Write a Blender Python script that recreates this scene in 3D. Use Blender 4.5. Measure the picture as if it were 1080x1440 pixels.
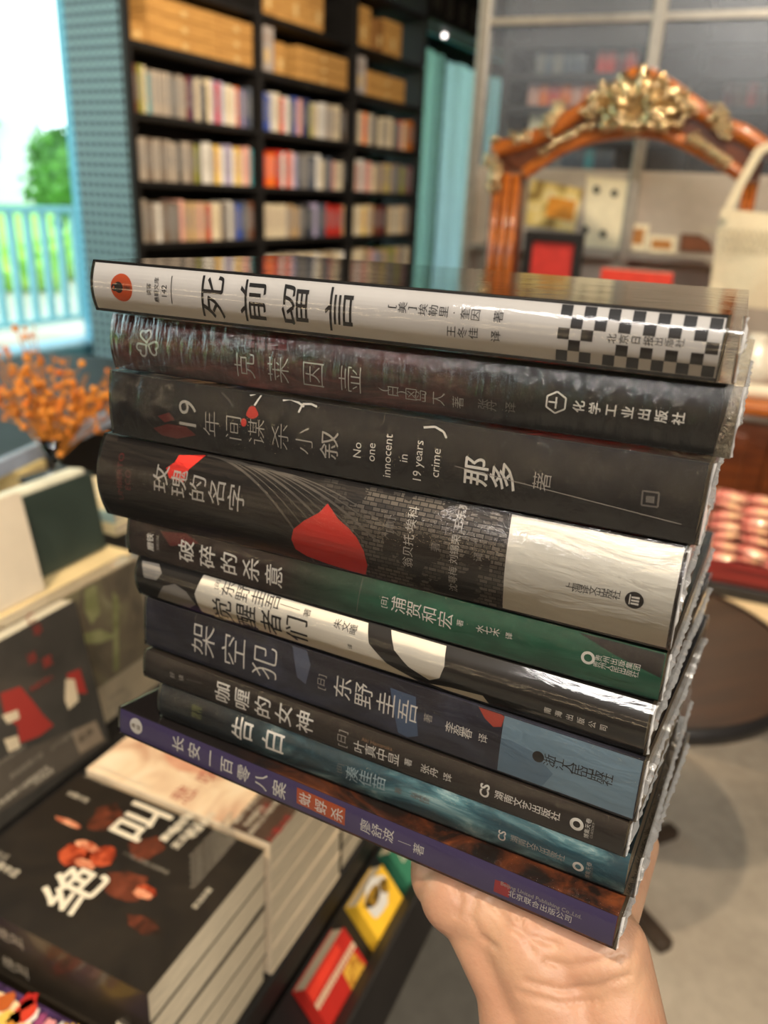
import bpy, bmesh, math, random
from mathutils import Vector, Matrix, noise as mnoise
for o in list(bpy.data.objects): bpy.data.objects.remove(o)
SC = bpy.context.scene; COL = SC.collection
random.seed(7)
R = math.radians
# ------------------------------------------------------------------ camera
FPX = 1130.7; EYE = Vector((0, 0, 1.40))
_d = Vector((-135, 2860, 1130.7)).normalized()              # gravity in lens coordinates (x right, y down, z forward)
_y = (Vector((0, 0, 1)) - _d * _d.z).normalized(); _x = _y.cross(-_d)
CM = Matrix((_x, _y, -_d))                                   # lens -> world
cam = bpy.data.cameras.new('camera'); camo = bpy.data.objects.new('camera', cam); COL.objects.link(camo)
cam.sensor_fit = 'VERTICAL'; cam.sensor_height = 36; cam.lens = FPX / 1440 * 36
r_, dn, fw = CM.col[0], CM.col[1], CM.col[2]
camo.matrix_world = Matrix(((r_.x, -dn.x, -fw.x, EYE.x), (r_.y, -dn.y, -fw.y, EYE.y), (r_.z, -dn.z, -fw.z, EYE.z), (0, 0, 0, 1)))
cam.clip_start = .02; cam.clip_end = 200
cam.dof.use_dof = True; cam.dof.focus_distance = .262; cam.dof.aperture_fstop = cam.lens / 1000 / .0030
SC.camera = camo
# ------------------------------------------------------------------ sky, lights, exposure
SC.view_settings.view_transform = 'Standard'; SC.view_settings.look = 'None'
SC.view_settings.gamma = 1; SC.view_settings.use_curve_mapping = False
SC.view_settings.exposure = 0.45
w = bpy.data.worlds.new('sky'); SC.world = w; w.use_nodes = True
bg = w.node_tree.nodes['Background']; bg.inputs[0].default_value = (.84, .97, 1.0, 1); bg.inputs[1].default_value = 3.2
def lamp(name, kind, loc, power, col, size=.3, target=None, sy=None, spot=None, blend=.4):
    l = bpy.data.lights.new(name, kind); l.energy = power; l.color = col
    if kind == 'AREA':
        l.size = size
        if sy: l.shape = 'RECTANGLE'; l.size_y = sy
    else: l.shadow_soft_size = size
    if spot: l.spot_size = R(spot); l.spot_blend = blend
    o = bpy.data.objects.new(name, l); COL.objects.link(o); o.location = loc
    if target: o.rotation_euler = (Vector(target) - Vector(loc)).to_track_quat('-Z', 'Y').to_euler()
    return o
WARM = (1, .80, .56)
lamp('ceiling_spot', 'SPOT', (.42, .55, 3.1), 95, WARM, .04, (.58, 1.45, .4), spot=50)          # pool on the round table
lamp('ceiling_spot', 'SPOT', (-.7, -.3, 3.1), 135, WARM, .06, (-.15, .75, .8), spot=60)           # on the display table
lamp('ceiling_panel', 'AREA', (.9, -2.7, 2.9), 40, (1, .94, .86), 1.6, (.0, .35, 1.25), sy=.16)   # panel added behind the reader to light the spines from the front
lamp('ceiling_panel', 'AREA', (-1.3, -2.2, 2.9), 20, (1, .95, .9), 1.4, (.0, .35, 1.2), sy=.16)  # weaker second panel, also added to fill the spines
lamp('ceiling_spot', 'SPOT', (1.1, 1.3, 3.1), 150, WARM, .06, (.9, 2.9, 1.0), spot=62)           # on the dresser
lamp('ceiling_spot', 'SPOT', (.6, 2.6, 3.1), 170, WARM, .08, (-.3, 6.2, 1.5), spot=70)           # on the bookcase
lamp('ceiling_spot', 'SPOT', (-.4, 2.2, 3.1), 170, WARM, .08, (-1.2, 5.0, 1.6), spot=70)
lamp('ceiling_panel', 'AREA', (.6, -1.6, 3.1), 45, (1, .9, .78), 1.2, (.4, -1.0, 0), sy=.3)
lamp('ceiling_spot', 'SPOT', (-1.2, -.4, 3.1), 70, WARM, .08, (-2.6, -2.0, 1.1), spot=80)    # added, warms the unseen wall that the spines reflect
lamp('ceiling_spot', 'SPOT', (2.0, .1, 3.1), 55, (1, .88, .72), .06, (.15, .45, 1.25), spot=36)      # added from the right to brighten the page ends
lamp('back_room_light', 'AREA', (1.4, 4.3, 2.9), 60, (1, .85, .7), .8, (1.2, 4.2, 0))
def S(v):                                                     # sRGB 0-255 -> linear
    v /= 255.0
    return v / 12.92 if v <= .04045 else ((v + .055) / 1.055) ** 2.4
def rgb(r, g, b): return (S(r), S(g), S(b), 1)
# ------------------------------------------------------------------ pixel rays of the 1080x1440 frame
def ray(px, py): return CM @ Vector(((px - 540) / FPX, (py - 720) / FPX, 1))
def onz(px, py, z): d = ray(px, py); return EYE + d * ((z - EYE.z) / d.z)
def onpl(px, py, p0, n): d = ray(px, py); return EYE + d * ((p0 - EYE).dot(n) / d.dot(n))
# ------------------------------------------------------------------ mesh builder
class MB:
    def __init__(s): s.v = []; s.f = []; s.m = []
    def add(s, vs, fs, mat=0, M=None):
        b = len(s.v)
        s.v += [tuple(M @ Vector(v)) if M else tuple(v) for v in vs]
        s.f += [tuple(b + i for i in f) for f in fs]; s.m += [mat] * len(fs); return s
    def box(s, lo, hi, mat=0, M=None):
        x0, y0, z0 = lo; x1, y1, z1 = hi
        return s.add([(x0,y0,z0),(x1,y0,z0),(x1,y1,z0),(x0,y1,z0),(x0,y0,z1),(x1,y0,z1),(x1,y1,z1),(x0,y1,z1)],
            [(0,3,2,1),(4,5,6,7),(0,1,5,4),(1,2,6,5),(2,3,7,6),(3,0,4,7)], mat, M)
    def prism(s, poly, z0, z1, mat=0, M=None):               # polygon in xy, extruded in z
        n = len(poly); ar = sum(poly[i][0]*poly[(i+1)%n][1]-poly[(i+1)%n][0]*poly[i][1] for i in range(n))
        if ar < 0: poly = poly[::-1]
        vs = [(x, y, z0) for x, y in poly] + [(x, y, z1) for x, y in poly]
        fs = [tuple(range(n))[::-1], tuple(range(n, 2*n))] + [(i, (i+1)%n, n+(i+1)%n, n+i) for i in range(n)]
        return s.add(vs, fs, mat, M)
    def tube(s, pts, rad, k=8, mat=0, M=None, closed=False):
        pts = [Vector(p) for p in pts]; n = len(pts); rr = rad if isinstance(rad, (list, tuple)) else [rad]*n
        vs = []; up = None
        for i in range(n):
            t = (pts[(i+1) % n if closed else min(i+1, n-1)] - pts[(i-1) % n if closed else max(i-1, 0)])
            t = t.normalized() if t.length > 1e-9 else Vector((0,0,1))
            if up is None: up = Vector((0,0,1)) if abs(t.z) < .9 else Vector((1,0,0))
            a = (up - t*up.dot(t)).normalized(); up = a; b = t.cross(a)
            for j in range(k):
                q = 2*math.pi*j/k; vs.append(pts[i] + (a*math.cos(q) + b*math.sin(q))*rr[i])
        fs = []
        for i in range(n if closed else n-1):
            for j in range(k):
                i2 = (i+1) % n; fs.append((i*k+j, i*k+(j+1)%k, i2*k+(j+1)%k, i2*k+j))
        if not closed: fs += [tuple(range(k))[::-1], tuple((n-1)*k+j for j in range(k))]
        return s.add(vs, fs, mat, M)
    def lathe(s, prof, k=24, mat=0, M=None, caps=True):                  # profile of (r, z)
        vs = []; fs = []; n = len(prof)
        for r, z in prof:
            for j in range(k): q = 2*math.pi*j/k; vs.append((r*math.cos(q), r*math.sin(q), z))
        for i in range(n-1):
            for j in range(k): fs.append((i*k+j, i*k+(j+1)%k, (i+1)*k+(j+1)%k, (i+1)*k+j))
        if caps and prof[0][0] > 1e-6: fs.append(tuple(range(k))[::-1])
        if caps and prof[-1][0] > 1e-6: fs.append(tuple((n-1)*k+j for j in range(k)))
        return s.add(vs, fs, mat, M)
    def ball(s, c, r, mat=0, k=12, M=None, rot=None):
        rx, ry, rz = (r, r, r) if isinstance(r, (int, float)) else r
        m = max(5, k*2//3); vs = [(0,0,-1)]
        for i in range(1, m):
            t = -math.pi/2 + math.pi*i/m
            for j in range(k): q = 2*math.pi*j/k; vs.append((math.cos(t)*math.cos(q), math.cos(t)*math.sin(q), math.sin(t)))
        vs.append((0,0,1)); fs = [(0, 1+(j+1)%k, 1+j) for j in range(k)]
        for i in range(m-2):
            for j in range(k): a = 1+i*k; fs.append((a+j, a+(j+1)%k, a+k+(j+1)%k, a+k+j))
        a = 1+(m-2)*k; fs += [(a+j, a+(j+1)%k, len(vs)-1) for j in range(k)]
        T = Matrix.Translation(c) @ (rot.to_4x4() if rot else Matrix()) @ Matrix.Diagonal((rx, ry, rz, 1))
        return s.add(vs, fs, mat, (M @ T) if M else T)
    def cap(s, a, b, ra, rb, k=14, mat=0, M=None):            # tapered capsule
        a = Vector(a); b = Vector(b); d = (b-a); L = d.length; d = d/L; pts = []; rr = []
        for i in range(6): q = math.pi/2*(1-i/5); pts.append(a - d*ra*math.sin(q)); rr.append(max(ra*math.cos(q), 1e-4))
        for i in range(6): q = math.pi/2*i/5; pts.append(b + d*rb*math.sin(q)); rr.append(max(rb*math.cos(q), 1e-4))
        return s.tube(pts, rr, k, mat, M)
    def grid(s, fn, nu, nv, mat=0, M=None):
        vs = [fn(i/nu, j/nv) for j in range(nv+1) for i in range(nu+1)]
        fs = [(j*(nu+1)+i, j*(nu+1)+i+1, (j+1)*(nu+1)+i+1, (j+1)*(nu+1)+i) for j in range(nv) for i in range(nu)]
        return s.add(vs, fs, mat, M)
    def mesh(s, name, mats, smooth=False):
        me = bpy.data.meshes.new(name); me.from_pydata(s.v, [], s.f)
        for m in (mats if isinstance(mats, (list, tuple)) else [mats]): me.materials.append(m)
        me.polygons.foreach_set('material_index', s.m)
        if smooth: me.polygons.foreach_set('use_smooth', [True]*len(s.f))
        me.update(); return me
    def build(s, name, mats, parent=None, smooth=False, bevel=0, seg=2, angle=30):
        o = bpy.data.objects.new(name, s.mesh(name, mats, smooth)); COL.objects.link(o)
        if parent: o.parent = parent
        if bevel:
            b = o.modifiers.new('edge', 'BEVEL'); b.width = bevel; b.segments = seg; b.limit_method = 'ANGLE'; b.angle_limit = R(angle)
        return o
def tag(o, label=None, cat=None, group=None, kind=None):
    if label: o['label'] = label
    if cat: o['category'] = cat
    if group: o['group'] = group
    if kind: o['kind'] = kind
    return o
def thing(name, label, cat, M=None, group=None):
    o = bpy.data.objects.new(name, None); COL.objects.link(o); o.empty_display_size = .05
    if M is not None: o.matrix_world = M
    return tag(o, label, cat, group)
def place(loc, rz=0): return Matrix.Translation(loc) @ Matrix.Rotation(rz, 4, 'Z')
def frame(x, y, z, o): return Matrix(((x[0], y[0], z[0], o[0]), (x[1], y[1], z[1], o[1]), (x[2], y[2], z[2], o[2]), (0, 0, 0, 1)))
def ordinal(n): return ['first','second','third','fourth','fifth','sixth','seventh','eighth','ninth','tenth','eleventh','twelfth','thirteenth','fourteenth','fifteenth','sixteenth','seventeenth','eighteenth','nineteenth','twentieth','twenty-first','twenty-second','twenty-third','twenty-fourth','twenty-fifth','twenty-sixth','twenty-seventh','twenty-eighth','twenty-ninth','thirtieth','thirty-first','thirty-second','thirty-third','thirty-fourth','thirty-fifth','thirty-sixth'][n]
# ------------------------------------------------------------------ materials
class NT:
    def __init__(s, name):
        s.mat = bpy.data.materials.new(name); s.mat.use_nodes = True; s.t = s.mat.node_tree
        s.p = s.t.nodes['Principled BSDF']; s.out = s.t.nodes['Material Output']; s._c = None
    def n(s, ty, **kw):
        n = s.t.nodes.new(ty)
        for k, v in kw.items(): setattr(n, k, v)
        return n
    def l(s, a, b): s.t.links.new(a, b)
    def coord(s, scale=(1,1,1), loc=(0,0,0), rot=(0,0,0)):
        c = s._c or s.n('ShaderNodeTexCoord'); s._c = c
        m = s.n('ShaderNodeMapping'); m.inputs['Scale'].default_value = scale; m.inputs['Location'].default_value = loc; m.inputs['Rotation'].default_value = rot
        s.l(c.outputs['Object'], m.inputs[0]); return m.outputs[0]
    def noise(s, scale=(1,1,1), detail=4, rough=.55, dist=0, loc=(0,0,0), rot=(0,0,0)):
        n = s.n('ShaderNodeTexNoise'); n.inputs['Scale'].default_value = 1; n.inputs['Detail'].default_value = detail
        n.inputs['Roughness'].default_value = rough; n.inputs['Distortion'].default_value = dist
        s.l(s.coord(scale, loc, rot), n.inputs['Vector']); return n.outputs[0]
    def ramp(s, fac, stops, interp='LINEAR'):
        r = s.n('ShaderNodeValToRGB'); r.color_ramp.interpolation = interp; e = r.color_ramp.elements
        while len(e) < len(stops): e.new(.5)
        for k, (p, c) in zip(e, stops): k.position = p; k.color = c if len(c) == 4 else (*c, 1)
        s.l(fac, r.inputs[0]); return r.outputs[0]
    def mix(s, f, a, b, mode='MIX'):
        m = s.n('ShaderNodeMix', data_type='RGBA', blend_type=mode)
        for i, v in ((0, f), (6, a), (7, b)):
            if hasattr(v, 'is_linked'): s.l(v, m.inputs[i])
            else: m.inputs[i].default_value = v
        return m.outputs[2]
    def math(s, op, a, b=0.0, clamp=False):
        m = s.n('ShaderNodeMath', operation=op, use_clamp=clamp)
        for i, v in ((0, a), (1, b)):
            if hasattr(v, 'is_linked'): s.l(v, m.inputs[i])
            else: m.inputs[i].default_value = v
        return m.outputs[0]
    def axis(s, ax, lo, hi):                                  # 0..1 along a local axis
        x = s.n('ShaderNodeSeparateXYZ'); s.l(s.coord(), x.inputs[0])
        m = s.n('ShaderNodeMapRange'); m.inputs[1].default_value = lo; m.inputs[2].default_value = hi
        s.l(x.outputs[ax], m.inputs[0]); return m.outputs[0]
    def bump(s, h, strength=.3, dist=.001, to=None):
        b = s.n('ShaderNodeBump'); b.inputs['Strength'].default_value = strength; b.inputs['Distance'].default_value = dist
        s.l(h, b.inputs['Height'])
        s.l(b.outputs[0], to or s.p.inputs['Normal']); return b.outputs[0]
    def base(s, c):
        if hasattr(c, 'is_linked'): s.l(c, s.p.inputs['Base Color'])
        else: s.p.inputs['Base Color'].default_value = c
        return s
    def set(s, **kw):
        for k, v in kw.items(): s.p.inputs[k.replace('_', ' ')].default_value = v
        return s
_mc = {}
def pm(name, c, rough=.5, metal=0, vary=.06, scale=30, coat=0, spec=.5, bump=0):
    if name in _mc: return _mc[name]
    t = NT(name); t.set(Roughness=rough, Metallic=metal, Coat_Weight=coat, Specular_IOR_Level=spec)
    n = t.noise((scale,)*3)
    d = tuple(x*(1-vary*2) for x in c[:3]) + (1,); e = tuple(min(1, x*(1+vary*2)) for x in c[:3]) + (1,)
    t.base(t.ramp(n, [(.3, d), (.7, e)]))
    if bump: t.bump(n, bump, .002)
    _mc[name] = t.mat; return t.mat
def emit(name, c, k):
    t = NT(name); t.base((0,0,0,1)); t.p.inputs['Emission Color'].default_value = c; t.p.inputs['Emission Strength'].default_value = k; return t.mat
def film(name, wrinkle=.25, sc=(60, 60, 60), amount=1.0, haze=.02, rough=.07):
    t = NT(name); t.t.nodes.remove(t.p)
    n1 = t.noise(sc, 5, .6, 1.2); n2 = t.noise(tuple(x*.23 for x in sc), 2, .5, .6, (3, 1, 2))
    b = t.n('ShaderNodeBump'); b.inputs['Strength'].default_value = wrinkle; b.inputs['Distance'].default_value = .003
    t.l(t.math('ADD', n1, t.math('MULTIPLY', n2, 1.5)), b.inputs['Height'])
    fr = t.n('ShaderNodeFresnel'); fr.inputs[0].default_value = 1.5; t.l(b.outputs[0], fr.inputs['Normal'])
    g = t.n('ShaderNodeBsdfGlossy'); g.inputs['Roughness'].default_value = rough; t.l(b.outputs[0], g.inputs['Normal'])
    tr = t.n('ShaderNodeBsdfTransparent'); df = t.n('ShaderNodeBsdfDiffuse'); df.inputs[0].default_value = (.9, .9, .88, 1)
    m1 = t.n('ShaderNodeMixShader'); m1.inputs[0].default_value = haze; t.l(tr.outputs[0], m1.inputs[1]); t.l(df.outputs[0], m1.inputs[2])
    m2 = t.n('ShaderNodeMixShader'); t.l(t.math('MULTIPLY', fr.outputs[0], amount, True), m2.inputs[0]); t.l(m1.outputs[0], m2.inputs[1]); t.l(g.outputs[0], m2.inputs[2])
    t.l(m2.outputs[0], t.out.inputs[0]); return t.mat
def pane(name, tint=(.9, .97, .97, 1), k=1.0, rough=.02):
    t = NT(name); t.t.nodes.remove(t.p)
    fr = t.n('ShaderNodeFresnel'); fr.inputs[0].default_value = 1.45
    g = t.n('ShaderNodeBsdfGlossy'); g.inputs['Roughness'].default_value = rough
    tr = t.n('ShaderNodeBsdfTransparent'); tr.inputs[0].default_value = tint
    m = t.n('ShaderNodeMixShader'); t.l(t.math('MULTIPLY', fr.outputs[0], k), m.inputs[0]); t.l(tr.outputs[0], m.inputs[1]); t.l(g.outputs[0], m.inputs[2])
    t.l(m.outputs[0], t.out.inputs[0]); return t.mat
def pages(name, c=rgb(214, 200, 172), ax=2, n=900):
    t = NT(name); t.set(Roughness=.8)
    sc = [40, 40, 40]; sc[ax] = n
    k = t.noise(tuple(sc), 2, .5)
    t.base(t.ramp(k, [(.3, tuple(x*.72 for x in c[:3])+(1,)), (.62, c)])); t.bump(k, .35, .0006); return t.mat
# ------------------------------------------------------------------ lettering
_tc = {}
def glyphs(s, bold=0.0, line=1.0):                            # flat mesh of a string, centred, 1 unit em; bold > 0 thickens the strokes
    key = (s, bold, line)
    if key in _tc: return _tc[key]
    if bold > 0:
        vs, fs = glyphs(s, 0, line); V = []; F = []
        for k in range(8):
            dx, dy = bold*math.cos(k*math.pi/4), bold*math.sin(k*math.pi/4); b = len(V); V += [(x+dx, y+dy) for x, y in vs]; F += [tuple(b+i for i in f) for f in fs]
        _tc[key] = (V, F); return _tc[key]
    def raw(off):
        c = bpy.data.curves.new('lettering', 'FONT'); c.body = s; c.size = 1; c.align_x = 'CENTER'; c.space_line = line
        c.offset = off; c.resolution_u = 3; c.fill_mode = 'FRONT'
        o = bpy.data.objects.new('lettering', c); COL.objects.link(o)
        e = o.evaluated_get(bpy.context.evaluated_depsgraph_get()); me = e.to_mesh()
        vs = [(v.co.x, v.co.y) for v in me.vertices]; fs = [tuple(p.vertices) for p in me.polygons]
        e.to_mesh_clear(); bpy.data.objects.remove(o); bpy.data.curves.remove(c); return vs, fs
    vs, fs = raw(bold)
    if bold < 0:
        v0, f0 = raw(0)
        if len(f0) != len(fs): vs, fs = v0, f0
    if vs:
        cx = (min(v[0] for v in vs)+max(v[0] for v in vs))/2; cy = (min(v[1] for v in vs)+max(v[1] for v in vs))/2
        vs = [(x-cx, y-cy) for x, y in vs]
    _tc[key] = (vs, fs); return _tc[key]
# ================================================================== THE ROOM
BK = R(61); EB = Vector((math.cos(BK), math.sin(BK), 0)); NB = Vector((EB.y, -EB.x, 0))     # along the bookcase / out of it
_q = ray(366, 181); PB = EYE + _q * (5.3 / math.hypot(_q.x, _q.y)); PB.z = 0
PW = PB - NB * .85                                            # window wall plane
PT = R(-22); ET = Vector((math.cos(PT), math.sin(PT), 0)); NTV = Vector((ET.y, -ET.x, 0))   # along / out of the ribbed partition
_q = ray(880, 250); PP = EYE + _q * (3.4 / math.hypot(_q.x, _q.y)); PP.z = 0
CEIL = 3.3
m_floor = NT('floor_concrete'); _n = m_floor.noise((2.2,)*3, 6, .6); _n2 = m_floor.noise((30,)*3, 4)
m_floor.base(m_floor.mix(.25, m_floor.ramp(_n, [(.3, rgb(150, 140, 126)), (.7, rgb(186, 175, 158))]), m_floor.ramp(_n2, [(.3, rgb(130, 122, 110)), (.7, rgb(190, 180, 165))])))
m_floor.set(Roughness=.42); m_floor = m_floor.mat
m_ceil = pm('ceiling_paint', rgb(60, 56, 52), .9); m_wall = pm('wall_paint', rgb(104, 78, 58), .85, vary=.1, scale=3)
m_black = pm('black_steel', rgb(26, 25, 26), .45, vary=.1); m_blackwood = pm('black_wood', rgb(24, 22, 21), .5, vary=.15, scale=12)
m_frame_blue = pm('window_frame_blue', rgb(96, 158, 178), .5); m_steel = pm('brushed_steel', rgb(170, 165, 155), .35, .7)
def RW(u, v, z=0): p = PB + EB*u + NB*v; return Vector((p.x, p.y, z))                        # room point in wall coordinates
U0 = (EYE - PB).dot(EB)                                       # camera's position along the bookcase wall
MB().box((-8, -9, -.05), (9, 14, 0)).build('floor', m_floor)['kind'] = 'structure'
MB().prism([tuple(RW(-7, -.9).xy), tuple(RW(7, -.9).xy), tuple(RW(7, 7).xy), tuple(RW(-7, 7).xy)], CEIL, CEIL+.1).build('ceiling', m_ceil)['kind'] = 'structure'
MW = frame(EB, -NB, (0, 0, 1), PW)                            # window wall frame: x along, y outwards, z up
def uw(px, py): return (onpl(px, py, PW, NB) - PW).dot(EB)
def zw(px, py): return onpl(px, py, PW, NB).z
SILL = zw(80, 484); UL = uw(95, 60)
b = MB().box((-9, 0, 0), (7.5, .2, SILL-.22)).box((-9, 0, 2.95), (7.5, .2, CEIL)).box((-9, 0, 0), (-6, .2, CEIL))
o = b.build('wall_window', pm('window_wall_dark', rgb(40, 42, 44), .7)); o.matrix_world = MW; o['kind'] = 'structure'
def win(n, u0, u1, z0, z1):
    f = MB()
    for a in (((u0, -.06, z0), (u0+.07, .14, z1)), ((u1-.07, -.06, z0), (u1, .14, z1)), ((u0, -.06, z1-.08), (u1, .14, z1))): f.box(*a)
    o = f.build('window_%d' % n, m_frame_blue, bevel=.006); o.matrix_world = MW; o['kind'] = 'structure'
    MB().box((u0+.07, .03, z0+.1), (u1-.07, .04, z1-.08)).build('pane', M_PANE, o)
    MB().box((u0, -.14, z0-.22), (u1, .14, z0)).build('sill', m_frame_blue, o, bevel=.01)
    return o
M_PANE = pane('window_glass')
win(1, UL-2.4, UL+.12, SILL, 2.95); win(2, UL+.14, uw(600, 200)-.3, SILL, 2.95); win(3, uw(600, 200)-.28, 5.9, SILL, 2.95); win(4, -8.9, UL-2.42, SILL, 2.95)
# walls the reader has behind and beside
o = MB().prism([tuple(RW(-7, -.9).xy), tuple(RW(-7, 7).xy), tuple(RW(-7.2, 7).xy), tuple(RW(-7.2, -.9).xy)], 0, CEIL).build('wall_back', m_wall); o['kind'] = 'structure'
o = MB().box((-.012, -.55, 1.02), (.008, 2.9, 1.06)).build('shelf_light', emit('shelf_light_glow', (1, .80, .5, 1), 9)); o.matrix_world = frame(-EB, NB, (0, 0, 1), RW(-6.98, .9)); tag(o, 'warm light strip along the wall behind the reader', 'lamp')  # glow strips added only for warm lines reflected in the spines
o = MB().box((-.012, -.55, 1.62), (.008, 2.9, 1.65)).build('shelf_light', bpy.data.materials['shelf_light_glow']); o.matrix_world = frame(-EB, NB, (0, 0, 1), RW(-6.98, .9)); tag(o, 'upper warm light strip along the wall behind the reader', 'lamp')  # second strip, added for the same reflections
o = MB().prism([tuple(RW(-7, 7).xy), tuple(RW(7, 7).xy), tuple(RW(7, 7.2).xy), tuple(RW(-7, 7.2).xy)], 0, CEIL).build('wall_right', m_wall); o['kind'] = 'structure'
o = MB().prism([tuple(RW(7, -.9).xy), tuple(RW(7.2, -.9).xy), tuple(RW(7.2, 7).xy), tuple(RW(7, 7).xy)], 0, CEIL).build('wall_far', pm('far_wall_dark', rgb(52, 48, 46), .8)); o['kind'] = 'structure'
# ------------------------------------------------------------------ curtains
def curtain(name, label, u0, u1, z0, z1, depth, waves, col, holes):
    t = NT(name + '_cloth'); t.set(Roughness=.7); t.base(col)
    v = t.n('ShaderNodeTexVoronoi'); v.inputs['Scale'].default_value = 1; v.inputs['Randomness'].default_value = 0
    t.l(t.coord((holes, .001, holes)), v.inputs['Vector'])
    tr = t.n('ShaderNodeBsdfTransparent'); tl = t.n('ShaderNodeBsdfTranslucent'); tl.inputs[0].default_value = col
    m0 = t.n('ShaderNodeMixShader'); m0.inputs[0].default_value = .75; t.l(t.p.outputs[0], m0.inputs[1]); t.l(tl.outputs[0], m0.inputs[2])
    m = t.n('ShaderNodeMixShader'); k = t.math('MULTIPLY', t.math('LESS_THAN', v.outputs['Distance'], .36), .85)
    t.l(k, m.inputs[0]); t.l(m0.outputs[0], m.inputs[1]); t.l(tr.outputs[0], m.inputs[2]); t.l(m.outputs[0], t.out.inputs[0])
    fn = lambda a, c: (u0+(u1-u0)*a, -depth + .03*math.sin(a*waves*6.283)+.012*math.sin(a*waves*15+c*2), z0+(z1-z0)*c)
    o = MB().grid(fn, 90, 14).build(name, t.mat, smooth=True); o.matrix_world = MW
    return tag(o, label, 'curtain', None)
def ud(px, py, d): return (onpl(px, py, PW+NB*d, NB) - PW).dot(EB)
curtain('curtain', 'pale blue perforated curtain hanging between the bookcase and the ribbed partition', ud(622, 200, .22), ud(690, 200, .22)+.6, .12, 2.62, .22, 4, rgb(214, 236, 242), 40)
curtain('curtain', 'narrow green-tinted curtain edge right beside the end of the bookcase', ud(590, 200, .3)-.2, ud(616, 200, .3), .12, 2.62, .3, 1.5, rgb(180, 214, 200), 40)  # greenish light on the blue curtain, put into a second curtain's colour
# dark lintel with faint lettering over the curtain
_pl = PW + NB*.5; _a = onpl(588, 20, _pl, NB); ML = frame(EB, -NB, (0, 0, 1), (_a.x, _a.y, 0)); _zl = onpl(640, 41, _pl, NB).z; _len = (onpl(700, 20, _pl, NB)-_a).dot(EB)
li = MB().box((-.15, 0, _zl), (_len+1.2, .3, CEIL)).build('lintel_sign', pm('lintel_board', rgb(52, 47, 43), .7), bevel=.01); li.matrix_world = ML
tag(li, 'dark lintel board with faint pale capital letters above the curtain', 'sign')
def put_text(parent, s, M, size, mat, name='lettering', bold=0, thick=.0006, line=1.0, sx=1):
    vs, fs = glyphs(s, bold, line); b = MB(); q = max(1, len(vs)//8); b.add([(x*size*sx, y*size, thick + (2e-5*(k//q) if bold > 0 else 0)) for k, (x, y) in enumerate(vs)], fs, 0, M); return b.build(name, mat, parent)
for _k, _c in enumerate('WBBBU'): put_text(li, _c, Matrix.Translation((_len*.52+(_k-2)*.26, -.002, onpl(645, 17, _pl, NB).z)) @ Matrix.Rotation(R(90), 4, 'X'), .22, pm('lintel_letters', rgb(135, 125, 115), .6), 'letter', bold=.01)
# glowing ball and cord added for a spotlight's glint at the curtain
_c = onpl(625, 50, PW+NB*.35, NB); t = thing('pendant_bulb', 'tiny glowing bulb hanging in front of the pale blue curtain', 'lamp', Matrix.Translation(_c))
MB().ball((0, 0, 0), .018).build('bulb', emit('bulb_glow', (1, .9, .85, 1), 5), t, smooth=True); MB().tube([(0, 0, .02), (0, 0, CEIL-_c.z)], .006).build('cord', m_black, t)
# ================================================================== OUTSIDE THE WINDOW
m_lawn = NT('lawn_grass'); m_lawn.base(m_lawn.ramp(m_lawn.noise((3, 3, 3), 6, .7), [(.3, rgb(90, 150, 40)), (.7, rgb(170, 205, 80))])); m_lawn.set(Roughness=.9); m_lawn = m_lawn.mat
o = MB().box((-30, .3, -.12), (40, 60, -.04)).build('ground_outside', m_lawn); o.matrix_world = MW; o['kind'] = 'structure'
def outside(px, dist, z=0): q = ray(px, 250); q = q*(dist/math.hypot(q.x, q.y)); return Vector((q.x, q.y, z))
# railing: posts and slats are parts of one thing
rl = thing('slat_railing', 'pale blue slatted railing outside the window in front of the lawn', 'railing', frame(EB, -NB, (0, 0, 1), outside(60, 8.6)))
m_rail = pm('rail_paint', rgb(150, 205, 215), .5)
MB().box((-4, -.03, 1.10), (3.5, .03, 1.16)).build('top_rail', m_rail, rl); MB().box((-4, -.02, .1), (3.5, .02, .15)).build('bottom_rail', m_rail, rl)
sl = MB().box((-.035, -.015, .12), (.035, .015, 1.1)).mesh('slat', m_rail)
for i in range(42):
    s = bpy.data.objects.new('slat', sl); COL.objects.link(s); s.parent = rl; s.location = (-3.9+i*.175, 0, 0)
_o = outside(62, 54); bd = thing('street_building', 'white multi-storey building with dark windows beyond the lawn', 'building', frame(Vector((.93, .36, 0)), Vector((-.36, .93, 0)), (0, 0, 1), _o))
MB().box((-30, 0, -.1), (0, 12, 26)).build('wall', pm('white_render', rgb(206, 210, 208), .8), bd)
for fl in range(7):
    for k in range(4):
        x = -3.2-k*5.6; f = MB().box((x-2.2, -.06, 2.2+fl*3.2), (x+.9, .05, 4.0+fl*3.2)).build('window', pm('dark_glazing', rgb(30, 38, 42), .6), bd)
        MB().box((x-2.4, -.7, 4.1+fl*3.2), (x+1.2, .05, 4.25+fl*3.2)).build('awning', pm('awning_grey', rgb(60, 68, 70), .6), f)
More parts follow.
